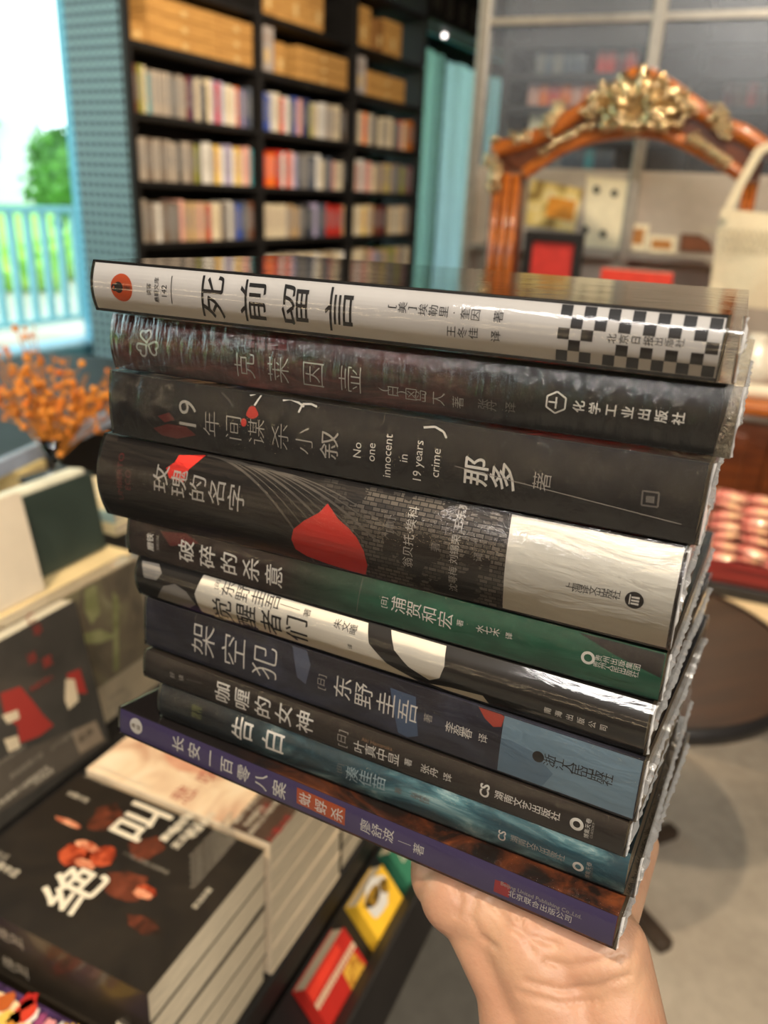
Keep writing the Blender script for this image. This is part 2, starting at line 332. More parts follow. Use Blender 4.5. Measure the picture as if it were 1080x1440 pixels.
def leafball(name, label, cat, base, parts, trunk, cols):
    t = thing(name, label, cat, Matrix.Translation(base)); b = MB(); rnd = random.Random(name + label)
    for (x, y, z, r) in parts:
        for k in range(260):
            v = Vector((rnd.gauss(0, 1), rnd.gauss(0, 1), rnd.gauss(0, 1))).normalized()*r*rnd.uniform(.75, 1.05); s = r*.16*rnd.uniform(.7, 1.3)
            q = Matrix.Translation(Vector((x, y, z))+v) @ Matrix.Rotation(rnd.uniform(0, 6.28), 4, Vector((rnd.random(), rnd.random(), rnd.random()+.1)).normalized())
            b.add([(-s, 0, 0), (0, -s*.5, s*.12), (s, 0, 0), (0, s*.5, s*.12)], [(0, 1, 2), (0, 2, 3)], 0, q)
        b.ball((x, y, z), r*.8, 0, 10)
    m = NT(name + '_leaves'); m.base(m.ramp(m.noise((5, 5, 5), 3), [(.35, cols[0]), (.65, cols[1])])); m.set(Roughness=.7)
    b.build('foliage', m.mat, t)
    if trunk: MB().tube([(0, 0, 0), (.05, 0, trunk*.6), (0, 0, trunk)], [.16, .12, .09]).build('trunk', pm('bark', rgb(90, 75, 60), .9), t)
    return t
leafball('tree', 'dark green tree standing beside the white building', 'tree', outside(97, 21), [(0, 0, 1.3, 1.0), (.4, .3, 2.0, .7), (-.35, .2, 1.9, .6)], 1.0, (rgb(45, 85, 35), rgb(95, 150, 50)))
for px, dist, lab in ((8, 12, 'bright yellow-green hedge bush behind the railing, under the building'), (58, 13.4, 'bright yellow-green bush behind the middle of the railing'), (104, 15, 'bright yellow-green bush behind the railing next to the curtain')):
    leafball('bush', lab, 'bush', outside(px, dist), [(0, 0, .25, .36), (.26, .1, .2, .3), (-.26, 0, .2, .3)], 0, (rgb(120, 180, 40), rgb(190, 220, 90)))
# ================================================================== BOOKCASE
NAMED = dict(cream=rgb(222, 208, 178), white=rgb(225, 222, 215), greige=rgb(176, 164, 150), grey=rgb(130, 126, 122), taupe=rgb(120, 105, 92), brown=rgb(110, 66, 44), navy=rgb(40, 46, 90),
    blue=rgb(58, 84, 170), teal=rgb(70, 150, 160), lilac=rgb(170, 160, 190), red=rgb(205, 52, 40), orange=rgb(240, 120, 40), yellow=rgb(236, 195, 70), olive=rgb(150, 150, 60), black=rgb(38, 36, 38), pink=rgb(225, 170, 155), maroon=rgb(110, 34, 40), slate=rgb(84, 92, 106), tan=rgb(190, 160, 118), ochre=rgb(190, 110, 40))
t = NT('spine_print'); oi = t.n('ShaderNodeObjectInfo'); br = t.n('ShaderNodeTexBrick')
lettr = t.math('MULTIPLY', t.math('GREATER_THAN', t.noise((160, 1, 90), 2), .52), t.math('LESS_THAN', t.math('ABSOLUTE', t.math('SUBTRACT', t.axis(2, 0, .2), .55)), .3))
t.base(t.mix(t.math('MULTIPLY', lettr, .45), oi.outputs['Color'], t.mix(1.0, oi.outputs['Color'], (.5, .5, .5, 1), 'DIFFERENCE'))); t.set(Roughness=.5)
m_spine = t.mat; m_pages = pages('page_edges')
def shelf_mesh(w, h, d=.145):
    b = MB(); n = 5; cur = [(-w/2+w*i/n, -.006*math.sin(math.pi*i/n)) for i in range(n+1)]
    out = cur + [(w/2, d), (w/2-.0015, d), (w/2-.0015, .004), (-w/2+.0015, .004), (-w/2+.0015, d), (-w/2, d)]
    b.prism(out, 0, h, 0); b.box((-w/2+.0016, .0045, .003), (w/2-.0016, d-.004, h-.003), 1); return b.mesh('shelf_book', [m_spine, m_pages])
BM = {}
def shelf_book(M, x, w, h, colour, label, group, parent_y=0.0, name='shelf_book', lean=0):
    key = (round(w*500), round(h*100)); 
    if key not in BM: BM[key] = shelf_mesh(key[0]/500, key[1]/100)
    o = bpy.data.objects.new(name, BM[key]); COL.objects.link(o); o.matrix_world = M @ Matrix.Translation((x, parent_y, 0)) @ Matrix.Rotation(lean, 4, 'Y')
    c = NAMED[colour]; k = random.uniform(.85, 1.12); o.color = (min(1, c[0]*k), min(1, c[1]*k), min(1, c[2]*k), 1)
    return tag(o, label, 'book', group)
def ub(px, py): return (onpl(px, py, PB, NB) - PB).dot(EB)
def zb(px, py): return onpl(px, py, PB, NB).z
UE = [ub(186, 150), ub(367.5, 150), ub(499, 150), ub(594, 150)]
ZS = [zb(366, 97), zb(366, 181.7), zb(366, 262), zb(366, 336)]
SPC = (ZS[0]-ZS[3])/3; ZALL = [ZS[0]+SPC*2, ZS[0]+SPC*.93] + ZS + [ZS[3]-SPC, ZS[3]-2*SPC, .12]
MBK = frame(EB, -NB, (0, 0, 1), PB)
bc = thing('bookcase', 'tall black bookcase of open shelves filled with books, beside the window', 'bookcase', MBK)
for u in UE[1:]: MB().box((u-.022, 0, 0), (u+.022, .3, 3.0)).build('upright', m_blackwood, bc, bevel=.002)
for i in range(3):
    for z in ZALL: MB().box((UE[i]+.022, .004, z-.03), (UE[i+1]-.022, .3, z)).build('shelf_board', m_blackwood, bc, bevel=.002)
MB().box((UE[0]-.022, 0, 0), (UE[0]+.022, .03, 3.0)).build('upright', m_blackwood, bc, bevel=.002)
t = NT('perforated_metal'); v_ = t.n('ShaderNodeTexVoronoi'); v_.inputs['Scale'].default_value = 1; v_.inputs['Randomness'].default_value = 0; t.l(t.coord((.001, 21, 21)), v_.inputs['Vector'])
t.base(t.mix(t.math('LESS_THAN', v_.outputs['Distance'], .36), rgb(138, 174, 186), rgb(40, 62, 72))); t.set(Roughness=.45, Metallic=.0)
MB().box((UE[0]-.024, .03, 0), (UE[0]-.006, .40, 3.0)).build('perforated_side_panel', t.mat, bc)
MB().box((UE[0], .3, .0), (UE[2], .315, 3.0)).build('back_panel', m_blackwood, bc)
MB().box((UE[2], .3, .0), (UE[3]-.28, .315, 3.0)).build('back_panel', m_blackwood, bc)
MB().box((UE[0]-.02, -.005, 2.98), (UE[3]+.02, .32, 3.04)).build('top_panel', m_blackwood, bc)
ROWS = ['top book row', 'second book row', 'third book row', 'lowest book row']; ZROW = ZS[1:] + [ZS[3]-SPC]; BAYS = ['window bay', 'middle bay', 'curtain bay']
SEQ = {
 (0,0): 'brown olive cream teal greige greige greige greige grey grey greige greige maroon navy cream grey black cream lilac red lilac white cream white orange navy lilac navy slate',
 (0,1): 'greige greige taupe greige greige taupe greige greige black greige greige taupe olive black white white greige yellow white lilac lilac white yellow cream pink pink teal',
 (0,2): 'greige taupe greige white taupe taupe grey taupe pink tan tan tan pink tan red cream cream taupe grey white grey blue blue slate taupe brown',
 (1,0): 'blue blue white cream red white grey blue pink navy navy olive cream white white greige greige cream cream black taupe',
 (1,1): 'red orange orange red white red pink lilac slate grey grey slate slate white cream grey slate pink cream cream black',
 (1,2): 'cream cream cream cream cream greige tan tan grey black slate lilac slate slate red red red red tan',
 (1,3): 'cream white cream tan cream cream greige cream cream tan cream white cream cream tan cream cream white',
 (2,0): 'taupe cream orange cream greige black cream greige cream cream taupe grey red cream ochre ochre brown',
 (2,1): 'cream pink white pink pink cream tan grey tan olive tan grey grey taupe olive grey maroon grey',
 (2,2): 'cream cream cream yellow cream tan brown brown maroon black tan cream greige cream tan greige taupe',
 (2,3): 'cream cream tan pink lilac grey tan olive olive tan grey cream'}
for (b_, r), seq in SEQ.items():
    seq = seq.split(); x0 = UE[b_]+.035; x1 = UE[b_+1]-.05; sp = (x1-x0)/len(seq); rn = random.Random(b_*10+r); x = x0; cnt = {}; big = {}
    rel = [rn.uniform(.8, 1.2) for _ in seq]; k = (x1-x0)/sum(rel)
    for i, c in enumerate(seq):
        w_ = rel[i]*k; j = cnt.get(c, 0); cnt[c] = j+1
        h = rn.choice([.18, .19, .2, .2, .21]) if seq.count(c) < 5 else rn.choice([.19, .2, .2])
        lab = (f'{c} book, {ordinal(j)} {c} one from the window end, {ROWS[r]}, {BAYS[b_]}' if seq.count(c) > 1 else f'the only {c} book in {ROWS[r]} of the bookcase\'s {BAYS[b_]}')
        shelf_book(MBK @ Matrix.Translation((0, 0, ZROW[r]+.001)), x+w_/2, max(.014, w_-.004), h, c, lab, f'books in {ROWS[r]}, {BAYS[b_]}', parent_y=.02+rn.uniform(0, .012))
        x += w_
# parcels and binders on the two upper shelves
m_kraft = NT('kraft_box'); m_kraft.base(m_kraft.ramp(m_kraft.noise((8, 8, 60), 4), [(.3, rgb(176, 128, 66)), (.7, rgb(214, 164, 92))])); m_kraft.set(Roughness=.7); m_kraft = m_kraft.mat
m_tape = pm('box_shadow_line', rgb(150, 104, 54), .6)  # darker tan for lid seams and one narrow box
def kraft(x0, x1, z, h, label, name='kraft_box', mat=None, y=.03, d=.22):
    o = MB().box((x0, y, 0), (x1, y+d, h)).build(name, mat or m_kraft, bevel=.004); o.matrix_world = MBK @ Matrix.Translation((0, 0, z+.001))
    MB().box((x0+.001, y-.001, h*.72), (x1-.001, y+.002, h*.74)).build('lid_seam', m_tape, o); MB().box(((x0+x1)/2-.02, y-.0015, h*.2), ((x0+x1)/2+.02, y+.002, h*.5)).build('paper_label', pm('box_label', rgb(222, 190, 130), .7), o)
    return tag(o, label, 'box', 'brown cartons in the bookcase')
def X(px, py=70): return ub(px, py)
z0 = ZS[0]
kraft(UE[0]+.03, X(213), z0, .08, 'small brown box at the window end of the carton shelf')
for i, (a, c) in enumerate(((216, 314), (315, 362))):
    for k in range(3): kraft(X(a), X(c)-.004, z0+k*.073, .071, f'{"wide" if i == 0 else "short"} brown box, {["bottom", "middle", "top"][k]} one of its stack, window bay')
for k in range(3): kraft(X(425), X(497)-.02, z0+k*.062, .060, f'long brown box, {["bottom", "middle", "top"][k]} one of the stack in the middle bay')
for k in range(2): kraft(X(524), X(577), z0+k*.08, .078, f'brown box, {["lower", "upper"][k]} of two on the carton shelf, curtain bay')
m_binder = pm('grey_binder', rgb(176, 166, 160), .6)
kraft(UE[1]+.03, X(391), z0, .235, 'grey upright file box at the start of the middle bay', 'file_box', m_binder); kraft(X(393), X(407), z0, .17, 'narrow yellow-brown box beside the grey file box')
kraft(UE[2]+.03, X(521), z0, .23, 'grey upright file box at the start of the curtain bay', 'file_box', m_binder)
z1 = ZALL[1]
kraft(UE[1]+.03, X(395, 20), z1, .2, 'dark tan box at the window end of the uppermost shelf, middle bay'); kraft(X(397, 20), X(445, 20), z1, .22, 'wide brown box on the uppermost shelf of the middle bay'); kraft(X(446, 20), X(461, 20), z1, .22, 'narrow pale brown box on the uppermost shelf, middle bay')
kraft(UE[2]+.03, X(527, 30), z1, .24, 'tall tan box at the window end of the uppermost shelf, curtain bay'); kraft(X(533, 30), X(546, 30), z1, .2, 'dark tan narrow box on the uppermost shelf, curtain bay', mat=m_tape); kraft(X(547, 30), X(571, 30), z1, .22, 'square tan box on the uppermost shelf, curtain bay')
# ================================================================== RIBBED PARTITION
MP = frame(ET, -NTV, (0, 0, 1), PP)                           # x along, y away from the reader, z up
def pp(px, py): v = onpl(px, py, PP, NTV) - PP; return v.dot(ET), v.z
XP1, XP2 = pp(672, 180)[0], pp(905, 180)[0]; SP = XP2-XP1; ZG = pp(880, 240)[1]; ZLEDGE = pp(880, 355)[1]; ZTOP = pp(690, 32)[1]
part = thing('ribbed_partition', 'ribbed translucent partition with steel posts behind the carved mirror frame', 'partition', MP)
t = NT('ribbed_polycarbonate'); t.t.nodes.remove(t.p)
wv = t.n('ShaderNodeTexWave', bands_direction='X'); wv.inputs['Scale'].default_value = 31; t.l(t.coord(), wv.inputs['Vector'])
b = t.n('ShaderNodeBump'); b.inputs['Strength'].default_value = .25; b.inputs['Distance'].default_value = .003; t.l(wv.outputs[0], b.inputs['Height'])
g = t.n('ShaderNodeBsdfGlossy'); g.inputs[0].default_value = (.9, .92, .95, 1); g.inputs['Roughness'].default_value = .25; t.l(b.outputs[0], g.inputs['Normal'])
df = t.n('ShaderNodeBsdfDiffuse'); df.inputs[0].default_value = (.15, .155, .17, 1); t.l(b.outputs[0], df.inputs['Normal'])
tr = t.n('ShaderNodeBsdfTransparent'); tr.inputs[0].default_value = (.86, .9, .92, 1)
m1 = t.n('ShaderNodeMixShader'); m1.inputs[0].default_value = .35; t.l(df.outputs[0], m1.inputs[1]); t.l(g.outputs[0], m1.inputs[2])
m2 = t.n('ShaderNodeMixShader'); mr = t.n('ShaderNodeMapRange'); mr.inputs[3].default_value = .05; mr.inputs[4].default_value = .26; t.l(wv.outputs[0], mr.inputs[0])
t.l(mr.outputs[0], m2.inputs[0]); t.l(tr.outputs[0], m2.inputs[1]); t.l(m1.outputs[0], m2.inputs[2]); t.l(m2.outputs[0], t.out.inputs[0]); m_poly = t.mat
for k in range(-1, 4):
    x = XP1 + SP*k
    if k >= 0: MB().box((x-.022, -.03, 0), (x+.022, .03, CEIL)).build('post', m_steel, part, bevel=.004)
    if k >= 0 and k < 3:
        MB().box((x+.022, -.006, ZG), (x+SP-.022, .006, CEIL)).build('ribbed_panel', m_poly, part)
        MB().box((x+.022, -.02, ZTOP-.012), (x+SP-.022, .02, ZTOP+.012)).build('top_rail', m_steel, part)
        MB().box((x+.022, -.012, 0), (x+SP-.022, .012, ZG)).build('grey_board', pm('grey_board', rgb(176, 166, 154), .7, vary=.03), part)
        MB().box((x+.022, -.12, ZLEDGE-.02), (x+SP-.022, -.012, ZLEDGE)).build('ledge', pm('grey_ledge', rgb(168, 160, 148), .6, vary=.03), part, bevel=.003)
# shelves of another room seen through the ribs
MR = MP @ Matrix.Translation((0, .7, 0)); rs = thing('shelf_unit', 'dark shelves with blurred books seen through the ribbed partition', 'shelf', MR)
MRz = PP - NTV*.7
ZR = [onpl(760, y, MRz, NTV).z for y in (57, 103, 148, 190, 236, 334)]
m_rs = pm('rear_shelf_dark', rgb(58, 56, 58), .6)
for z in ZR: MB().box((XP1-.1, 0, z-.03), (XP1+3*SP, .3, z)).build('shelf_board', m_rs, rs)
MB().box((XP1-.1, .3, 0), (XP1+3*SP, .32, CEIL)).build('back_panel', m_rs, rs)
for x in (XP1-.1, XP1+1.15*SP, XP1+2.1*SP): MB().box((x-.02, 0, 0), (x+.02, .3, CEIL)).build('upright', m_rs, rs)
RSEQ = [(1, XP1+.02, .09, 'grey slate grey slate slate'), (1, XP1+.30, .09, 'red red maroon red'), (2, XP1+.0, .09, 'pink orange red orange pink orange orange pink orange red orange pink pink tan'), (2, XP1+.95*SP+.25, .09, 'maroon brown red brown'),
        (3, XP1+.02, .09, 'cream cream tan cream cream cream tan cream cream'), (4, XP1, .09, 'slate teal slate grey slate slate teal slate slate'), (5, XP1-.07, .24, 'maroon red maroon red')]
RN = ['', 'the highest shelf', 'the second shelf', 'the third shelf', 'the fourth shelf', 'the low shelf']
gn = {}
for gi, (r, x, h, seq) in enumerate(RSEQ):
    for c in seq.split():
        w_ = random.uniform(.035, .055); j = gn.get((r, c), 0); gn[(r, c)] = j+1
        shelf_book(MR @ Matrix.Translation((0, 0, ZR[r]+.001)), x+w_/2, w_-.003, h, c, f'{c} book behind the ribbed panel, {RN[r]}, {ordinal(j)} {c} one from the curtain', 'books behind the ribbed partition', parent_y=.04); x += w_
# ================================================================== CARVED MIRROR FRAME
PM_ = EYE + (PP - EYE)*(2.95/3.4); PM_.z = 0; MM = frame(ET, -NTV, (0, 0, 1), PM_)
def pmr(px, py): v = onpl(px, py, PM_, NTV) - PM_; return v.dot(ET), v.z
def P3(px, py, y=0.0): a = pmr(px, py); return Vector((a[0], y, a[1]))
MRX = Matrix(((1,0,0,0),(0,0,-1,0),(0,1,0,0),(0,0,0,1)))     # polygon xy -> frame xz, extrusion towards the reader is +
m_walnut = NT('carved_wood'); m_walnut.base(m_walnut.ramp(m_walnut.noise((6, 6, 40), 5, .6, 1), [(.3, rgb(140, 66, 18)), (.7, rgb(206, 118, 42))])); m_walnut.set(Roughness=.32, Coat_Weight=.4); m_walnut = m_walnut.mat
m_dkwood = NT('dark_carved_wood'); m_dkwood.base(m_dkwood.ramp(m_dkwood.noise((6, 6, 40), 5, .6, 1), [(.3, rgb(66, 30, 12)), (.7, rgb(112, 56, 22))])); m_dkwood.set(Roughness=.35, Coat_Weight=.3); m_dkwood = m_dkwood.mat
t = NT('gilt'); t.base(t.ramp(t.noise((70,)*3, 3), [(.35, rgb(156, 122, 74)), (.65, rgb(240, 220, 178))])); t.set(Metallic=.9, Roughness=.22); m_gilt = t.mat
ZD = .865                                                     # dresser top
mf = thing('mirror_frame', 'ornate carved wooden arch frame with gilt scrolls, its glass missing, standing on the dresser', 'mirror frame', MM)
outer = [(697, 212), (734, 203), (774, 187), (823, 157), (868, 130), (901, 108), (941, 126), (978, 153), (1019, 180), (1047, 191), (1078, 213)]
inner = [(740, 246), (768, 226), (803, 206), (850, 191), (901, 186), (935, 190), (966, 203), (1005, 223), (1047, 250)]
oP = [pmr(*q) for q in outer]; iP = [pmr(*q) for q in inner]
def smooth(pts, n=6):
    out = []
    for i in range(len(pts)-1):
        p0, p1, p2, p3 = (Vector(pts[max(i-1, 0)]), Vector(pts[i]), Vector(pts[i+1]), Vector(pts[min(i+2, len(pts)-1)]))
        for k in range(n):
            s_ = k/n; out.append(.5*((2*p1)+(-p0+p2)*s_+(2*p0-5*p1+4*p2-p3)*s_*s_+(-p0+3*p1-3*p2+p3)*s_**3))
    return out + [Vector(pts[-1])]
oS = [tuple(v) for v in smooth(oP)]; iS = [tuple(v) for v in smooth(iP)]
xl0, xl1 = oP[0][0], iP[0][0]; xr0, xr1 = iP[-1][0], oP[-1][0]
MB().prism(oS + iS[::-1], -.03, .045, 0, MRX).build('arch', m_dkwood, mf, bevel=.005)
MB().tube([Vector((x, -.045, z)) for x, z in oS], [.026]*len(oS), 10).build('cornice_moulding', m_walnut, mf, smooth=True)
MB().tube([Vector((x, -.04, z)) for x, z in iS], [.02]*len(iS), 10).build('inner_moulding', m_walnut, mf, smooth=True)
for nm, a, c in (('post', xl0+.004, xl1), ('post', xr0, xr1-.004)):
    b = MB(); b.box((a, -.035, ZD), (c, .03, oP[0][1]-.01)); o = b.build(nm, m_dkwood, mf, bevel=.004)
    for k in range(3):
        x = a+(c-a)*(.2+.3*k); MB().tube([(x, -.04, ZD), (x, -.04, min(iP[0][1], iP[-1][1]))], (c-a)*.13, 10).build('reeded_moulding', m_walnut, o, smooth=True)
MB().box((xl0-.02, -.05, ZD), (xr1+.02, .04, ZD+.06)).build('base_rail', m_walnut, mf, bevel=.008)
def scroll(b, c, r, turns=1.4, flip=1, a0=0, th=.011, y=-.06):
    pts = []; rr = []
    for k in range(26):
        s_ = k/25; a = a0+flip*s_*turns*6.283; q = r*(1-.82*s_); pts.append((c[0]+q*math.cos(a), y-.012*s_, c[1]+q*math.sin(a))); rr.append(th*(1-.35*s_))
    b.tube(pts, rr, 7); b.ball((pts[-1][0], y-.018, pts[-1][2]), th*1.35, 0, 8)
def leaf(b, c, L, W, ang, y=-.055):
    m = Matrix.Translation((c[0], y, c[1])) @ Matrix.Rotation(-ang, 4, 'Y')
    vs = []; n = 8
    for i in range(n+1):
        s_ = i/n; hw = W*math.sin(math.pi*min(1, .12+s_*.88))**.8*(1+.18*math.sin(s_*20)); up = .02*math.sin(s_*3.1)
        vs += [(L*s_, -up*.4, -hw), (L*s_, -up-.012, 0), (L*s_, -up*.4, hw)]
    fs = [(3*i+j, 3*i+j+1, 3*i+j+4, 3*i+j+3) for i in range(n) for j in (0, 1)]
    k = len(vs); vs2 = vs + [(x, .012, z) for x, y_, z in vs]; fs2 = fs + [tuple(k+q for q in f[::-1]) for f in fs]
    for i in range(n): fs2 += [(3*i, 3*i+3, k+3*i+3, k+3*i), (3*i+2, k+3*i+2, k+3*i+5, 3*i+5)]
    b.add(vs2, fs2, 0, m)
def orn(name, fn):
    b = MB(); fn(b); return b.build(name, m_gilt, mf, smooth=True)
c_ = pmr(901, 152); u_ = (pmr(920, 152)[0]-c_[0])/19          # metres per pixel here
def crown(b):
    bx0, bz0 = c_[0], c_[1]-14*u_                             # ribbed scallop fan
    def fan(a, r):
        an = R(90+(a-.5)*-190); rr = (66-14*abs(a-.5)*2)*u_*r*(1+.05*math.cos((a-.5)*2*math.pi*7)*r)
        return (bx0+rr*math.cos(an), -.062-.030*math.sin(math.pi*min(1, r*.9))-.012*math.cos((a-.5)*2*math.pi*7)*r, bz0+rr*math.sin(an)*.95)
    b.grid(fan, 84, 8); b.grid(lambda a, r: (lambda p: (p[0], -.045, p[2]))(fan(a, r)), 84, 1)
    for k in range(7): an = R(90+(k-3)*27); b.ball((bx0+60*u_*math.cos(an), -.075, bz0+57*u_*math.sin(an)), 3.6*u_, 0, 8)
    for f in (-1, 1):
        for q, L in ((28, 40), (5, 46), (-22, 34)): a = R(90-f*(90-q)); leaf(b, (bx0+f*6*u_, bz0-6*u_), L*u_, 8*u_, a, -.088)
        scroll(b, (bx0+f*40*u_, bz0-12*u_), 10*u_, 1.4, f, R(90), .010, -.085)
    for q in (-115, -90, -65): leaf(b, (bx0, bz0-2*u_), 26*u_, 7*u_, R(q), -.09)
orn('crown_shell', crown)
def swag(name, pts, sz, bits=4, seed=0):
    def f(b):
        rn = random.Random(seed); q = [pmr(*p) for p in pts]; n = len(q)
        for i in range(n-1):
            dx = q[i+1][0]-q[i][0]; dz = q[i+1][1]-q[i][1]; a = math.atan2(dz, dx); L = math.hypot(dx, dz)
            leaf(b, q[i], L*1.25, sz, a+rn.uniform(-.2, .2), -.06); leaf(b, q[i+1], L*.9, sz*.7, a+math.pi+rn.uniform(-.5, .5), -.058)
        for i in range(n):
            for k in range(bits): b.ball((q[i][0]+rn.uniform(-1, 1)*sz*1.1, -.068-rn.uniform(0, .012), q[i][1]+rn.uniform(-1, 1)*sz*1.1), rn.uniform(.3, .55)*sz, 0, 8)
            scroll(b, q[i], sz*1.15, 1.2, 1 if i % 2 else -1, rn.uniform(0, 6), sz*.3, -.064)
    return orn(name, f)
swag('flower_swag', [(832, 158), (845, 143), (860, 133), (874, 124)], 10*u_, 6, 1); swag('flower_swag', [(934, 131), (948, 138), (958, 146), (970, 160)], 10*u_, 6, 2)
swag('scroll_leaf', [(777, 180), (786, 168), (793, 158)], 10*u_, 4, 3); swag('scroll_leaf', [(1008, 164), (1017, 172), (1020, 184)], 10.5*u_, 4, 4)
swag('shoulder_leaf', [(735, 199), (745, 193)], 9*u_, 3, 5); swag('shoulder_leaf', [(700, 198), (707, 199)], 5*u_, 2, 6)
swag('post_scroll', [(700, 225), (705, 235), (700, 262), (703, 245)], 10*u_, 4, 7)
swag('inner_garland', [(772, 214), (786, 203), (800, 195), (818, 188), (832, 180)], 6*u_, 4, 8); swag('inner_garland', [(855, 172), (876, 167), (900, 166), (922, 168), (940, 175), (958, 180)], 5.5*u_, 4, 9)
swag('inner_garland', [(974, 196), (988, 205), (1000, 213), (1012, 222), (1022, 230)], 7*u_, 4, 10)
# ------------------------------------------------------------------ dresser the frame stands on
MD = MM
dr = thing('dresser', 'orange-brown wooden dresser under the carved frame with dark body', 'dresser', MD)
MB().box((xl0-.12, -.32, ZD-.035), (xr1+.75, .25, ZD)).build('dresser_top', m_walnut, dr, bevel=.01)
MB().box((xl0-.08, -.28, .1), (xr1+.71, .23, ZD-.035)).build('dresser_body', m_dkwood, dr)
MB().tube([(xl0-.1, -.285, ZD-.05), (xr1+.73, -.285, ZD-.05)], .014).build('grey_trim', pm('pewter_trim', rgb(140, 128, 116), .4, .5), dr, smooth=True)
for k in range(3):
    x = xl0+.02+k*.5; d_ = MB().box((x, -.3, .45), (x+.44, -.28, ZD-.1)).build('drawer', m_dkwood, dr, bevel=.006); MB().ball((x+.22, -.32, .63), .02).build('knob', m_gilt, d_, smooth=True)
for x in (xl0-.04, xr1+.67):
    for y in (-.24, .19): MB().lathe([(.02, 0), (.03, .03), (.02, .06), (.035, .1)], 12, 0, Matrix.Translation((x, y, 0))).build('foot', m_dkwood, dr, smooth=True)
# ------------------------------------------------------------------ pictures and cards on the ledge
def card(name, label, quad, mat, cat='card', y=None, group=None, deco=None):
    """a stiff card standing on the ledge, leaning on the board; quad = corners in the photograph on the board's plane"""
    q = [pp(*p) for p in quad]; o = MB().prism([(x, z) for x, z in q], .014, .018, 0, MRX).build(name, mat); o.matrix_world = MP
    if deco: deco(o)
    return tag(o, label, cat, group)
m_card = pm('card_cream', rgb(232, 222, 190), .6, vary=.03); m_pho = NT('photo_print'); m_pho.base(m_pho.ramp(m_pho.noise((14, 14, 14), 3), [(.35, rgb(150, 120, 60)), (.5, rgb(236, 210, 130)), (.65, rgb(240, 226, 180))])); m_pho = m_pho.mat
def dpoly(o, quad, mat, z=.0185, name='printed_picture'):
    q = [pp(*p) for p in quad]; return MB().prism([(x, z_) for x, z_ in q], z-.0004, z+.0006, 0, MRX).build(name, mat, o)
m_pip = pm('pip_black', rgb(40, 48, 40), .6); m_orng = pm('orange_print', rgb(226, 150, 50), .5)
def d1(o): dpoly(o, [(774, 276), (812, 283), (806, 312), (768, 304)], m_orng); 
card('photo_print', 'cream photo print with an orange picture, tilted on the ledge inside the frame', [(748, 252), (822, 266), (808, 326), (740, 316)], m_pho, 'picture', deco=d1)
def d2(o):
    for x, y in ((840, 267), (865, 272), (824, 323), (849, 329)): dpoly(o, [(x+5*math.cos(a), y+6*math.sin(a)) for a in [k*.628 for k in range(10)]], m_pip, name='pip')
card('playing_card_poster', 'large cream playing-card sheet with four dark pips on the ledge', [(826, 247), (885, 254), (870, 351), (820, 346)], m_card, 'card', deco=d2)
def d3(o): dpoly(o, [(888, 321), (908, 322), (904, 344), (886, 342)], pm('brown_print', rgb(176, 120, 60), .6))
def d4(o): dpoly(o, [(918, 336), (945, 338), (944, 351), (916, 349)], pm('brown_print', rgb(196, 150, 80), .6))
card('postcard', 'small upright postcard with a brown picture, next to the playing-card sheet', [(884, 314), (914, 316), (909, 353), (880, 351)], m_card, 'card', group='postcards on the ledge', deco=d3)
card('postcard', 'small landscape postcard with a tan picture, in the middle of the ledge', [(914, 330), (952, 333), (950, 356), (911, 354)], m_card, 'card', group='postcards on the ledge', deco=d4)
def d5(o): dpoly(o, [(961, 332), (990, 335), (999, 345), (1001, 353), (959, 351)], pm('brown_leather_print', rgb(120, 70, 40), .5))
card('dome_card', 'dark dome-topped card with a brown picture at the far end of the ledge', [(958, 328), (985, 330), (1000, 340), (1004, 356), (956, 354)], pm('dome_card_edge', rgb(96, 70, 52), .6), 'card', deco=d5)
# black picture frame with a red picture and red book, on the dresser inside the arch
PF = PM_ - NTV*.06; 
def pf(px, py): v = onpl(px, py, PF, NTV) - PM_; return v.dot(ET), v.z
fr = thing('picture_frame', 'black picture frame holding a plain red picture, standing inside the carved arch', 'picture frame', MM)
x0, x1 = pf(737, 350)[0], pf(820, 350)[0]; zt = pf(778, 326)[1]; zb_ = ZD
b = MB()
for q in (((x0, .05, zb_), (x0+.03, .08, zt)), ((x1-.03, .05, zb_), (x1, .08, zt)), ((x0+.03, .05, zt-.035), (x1-.03, .08, zt)), ((x0+.03, .05, zb_), (x1-.03, .08, zb_+.03))): b.box(*q)
b.build('frame_moulding', m_blackwood, fr, bevel=.004); MB().box((x0+.03, .065, zb_+.03), (x1-.03, .075, zt-.035)).build('red_picture', pm('red_picture', rgb(206, 56, 48), .5), fr)
# red stand-up folder behind the held books
xa, xb = pf(846, 380)[0], pf(946, 390)[0]; zr = pf(890, 380)[1]
o = thing('red_book', 'red book standing low inside the carved arch on the dresser', 'book', MM); b = MB(); b.box((xa, .05, ZD+.0005), (xb, .082, zr), 0); b.build('cover', pm('red_cloth', rgb(224, 64, 44), .5), o, bevel=.003); MB().box((xa+.004, .054, zr-.004), (xb-.003, .078, zr+.0008)).build('page_block', m_pages, o)
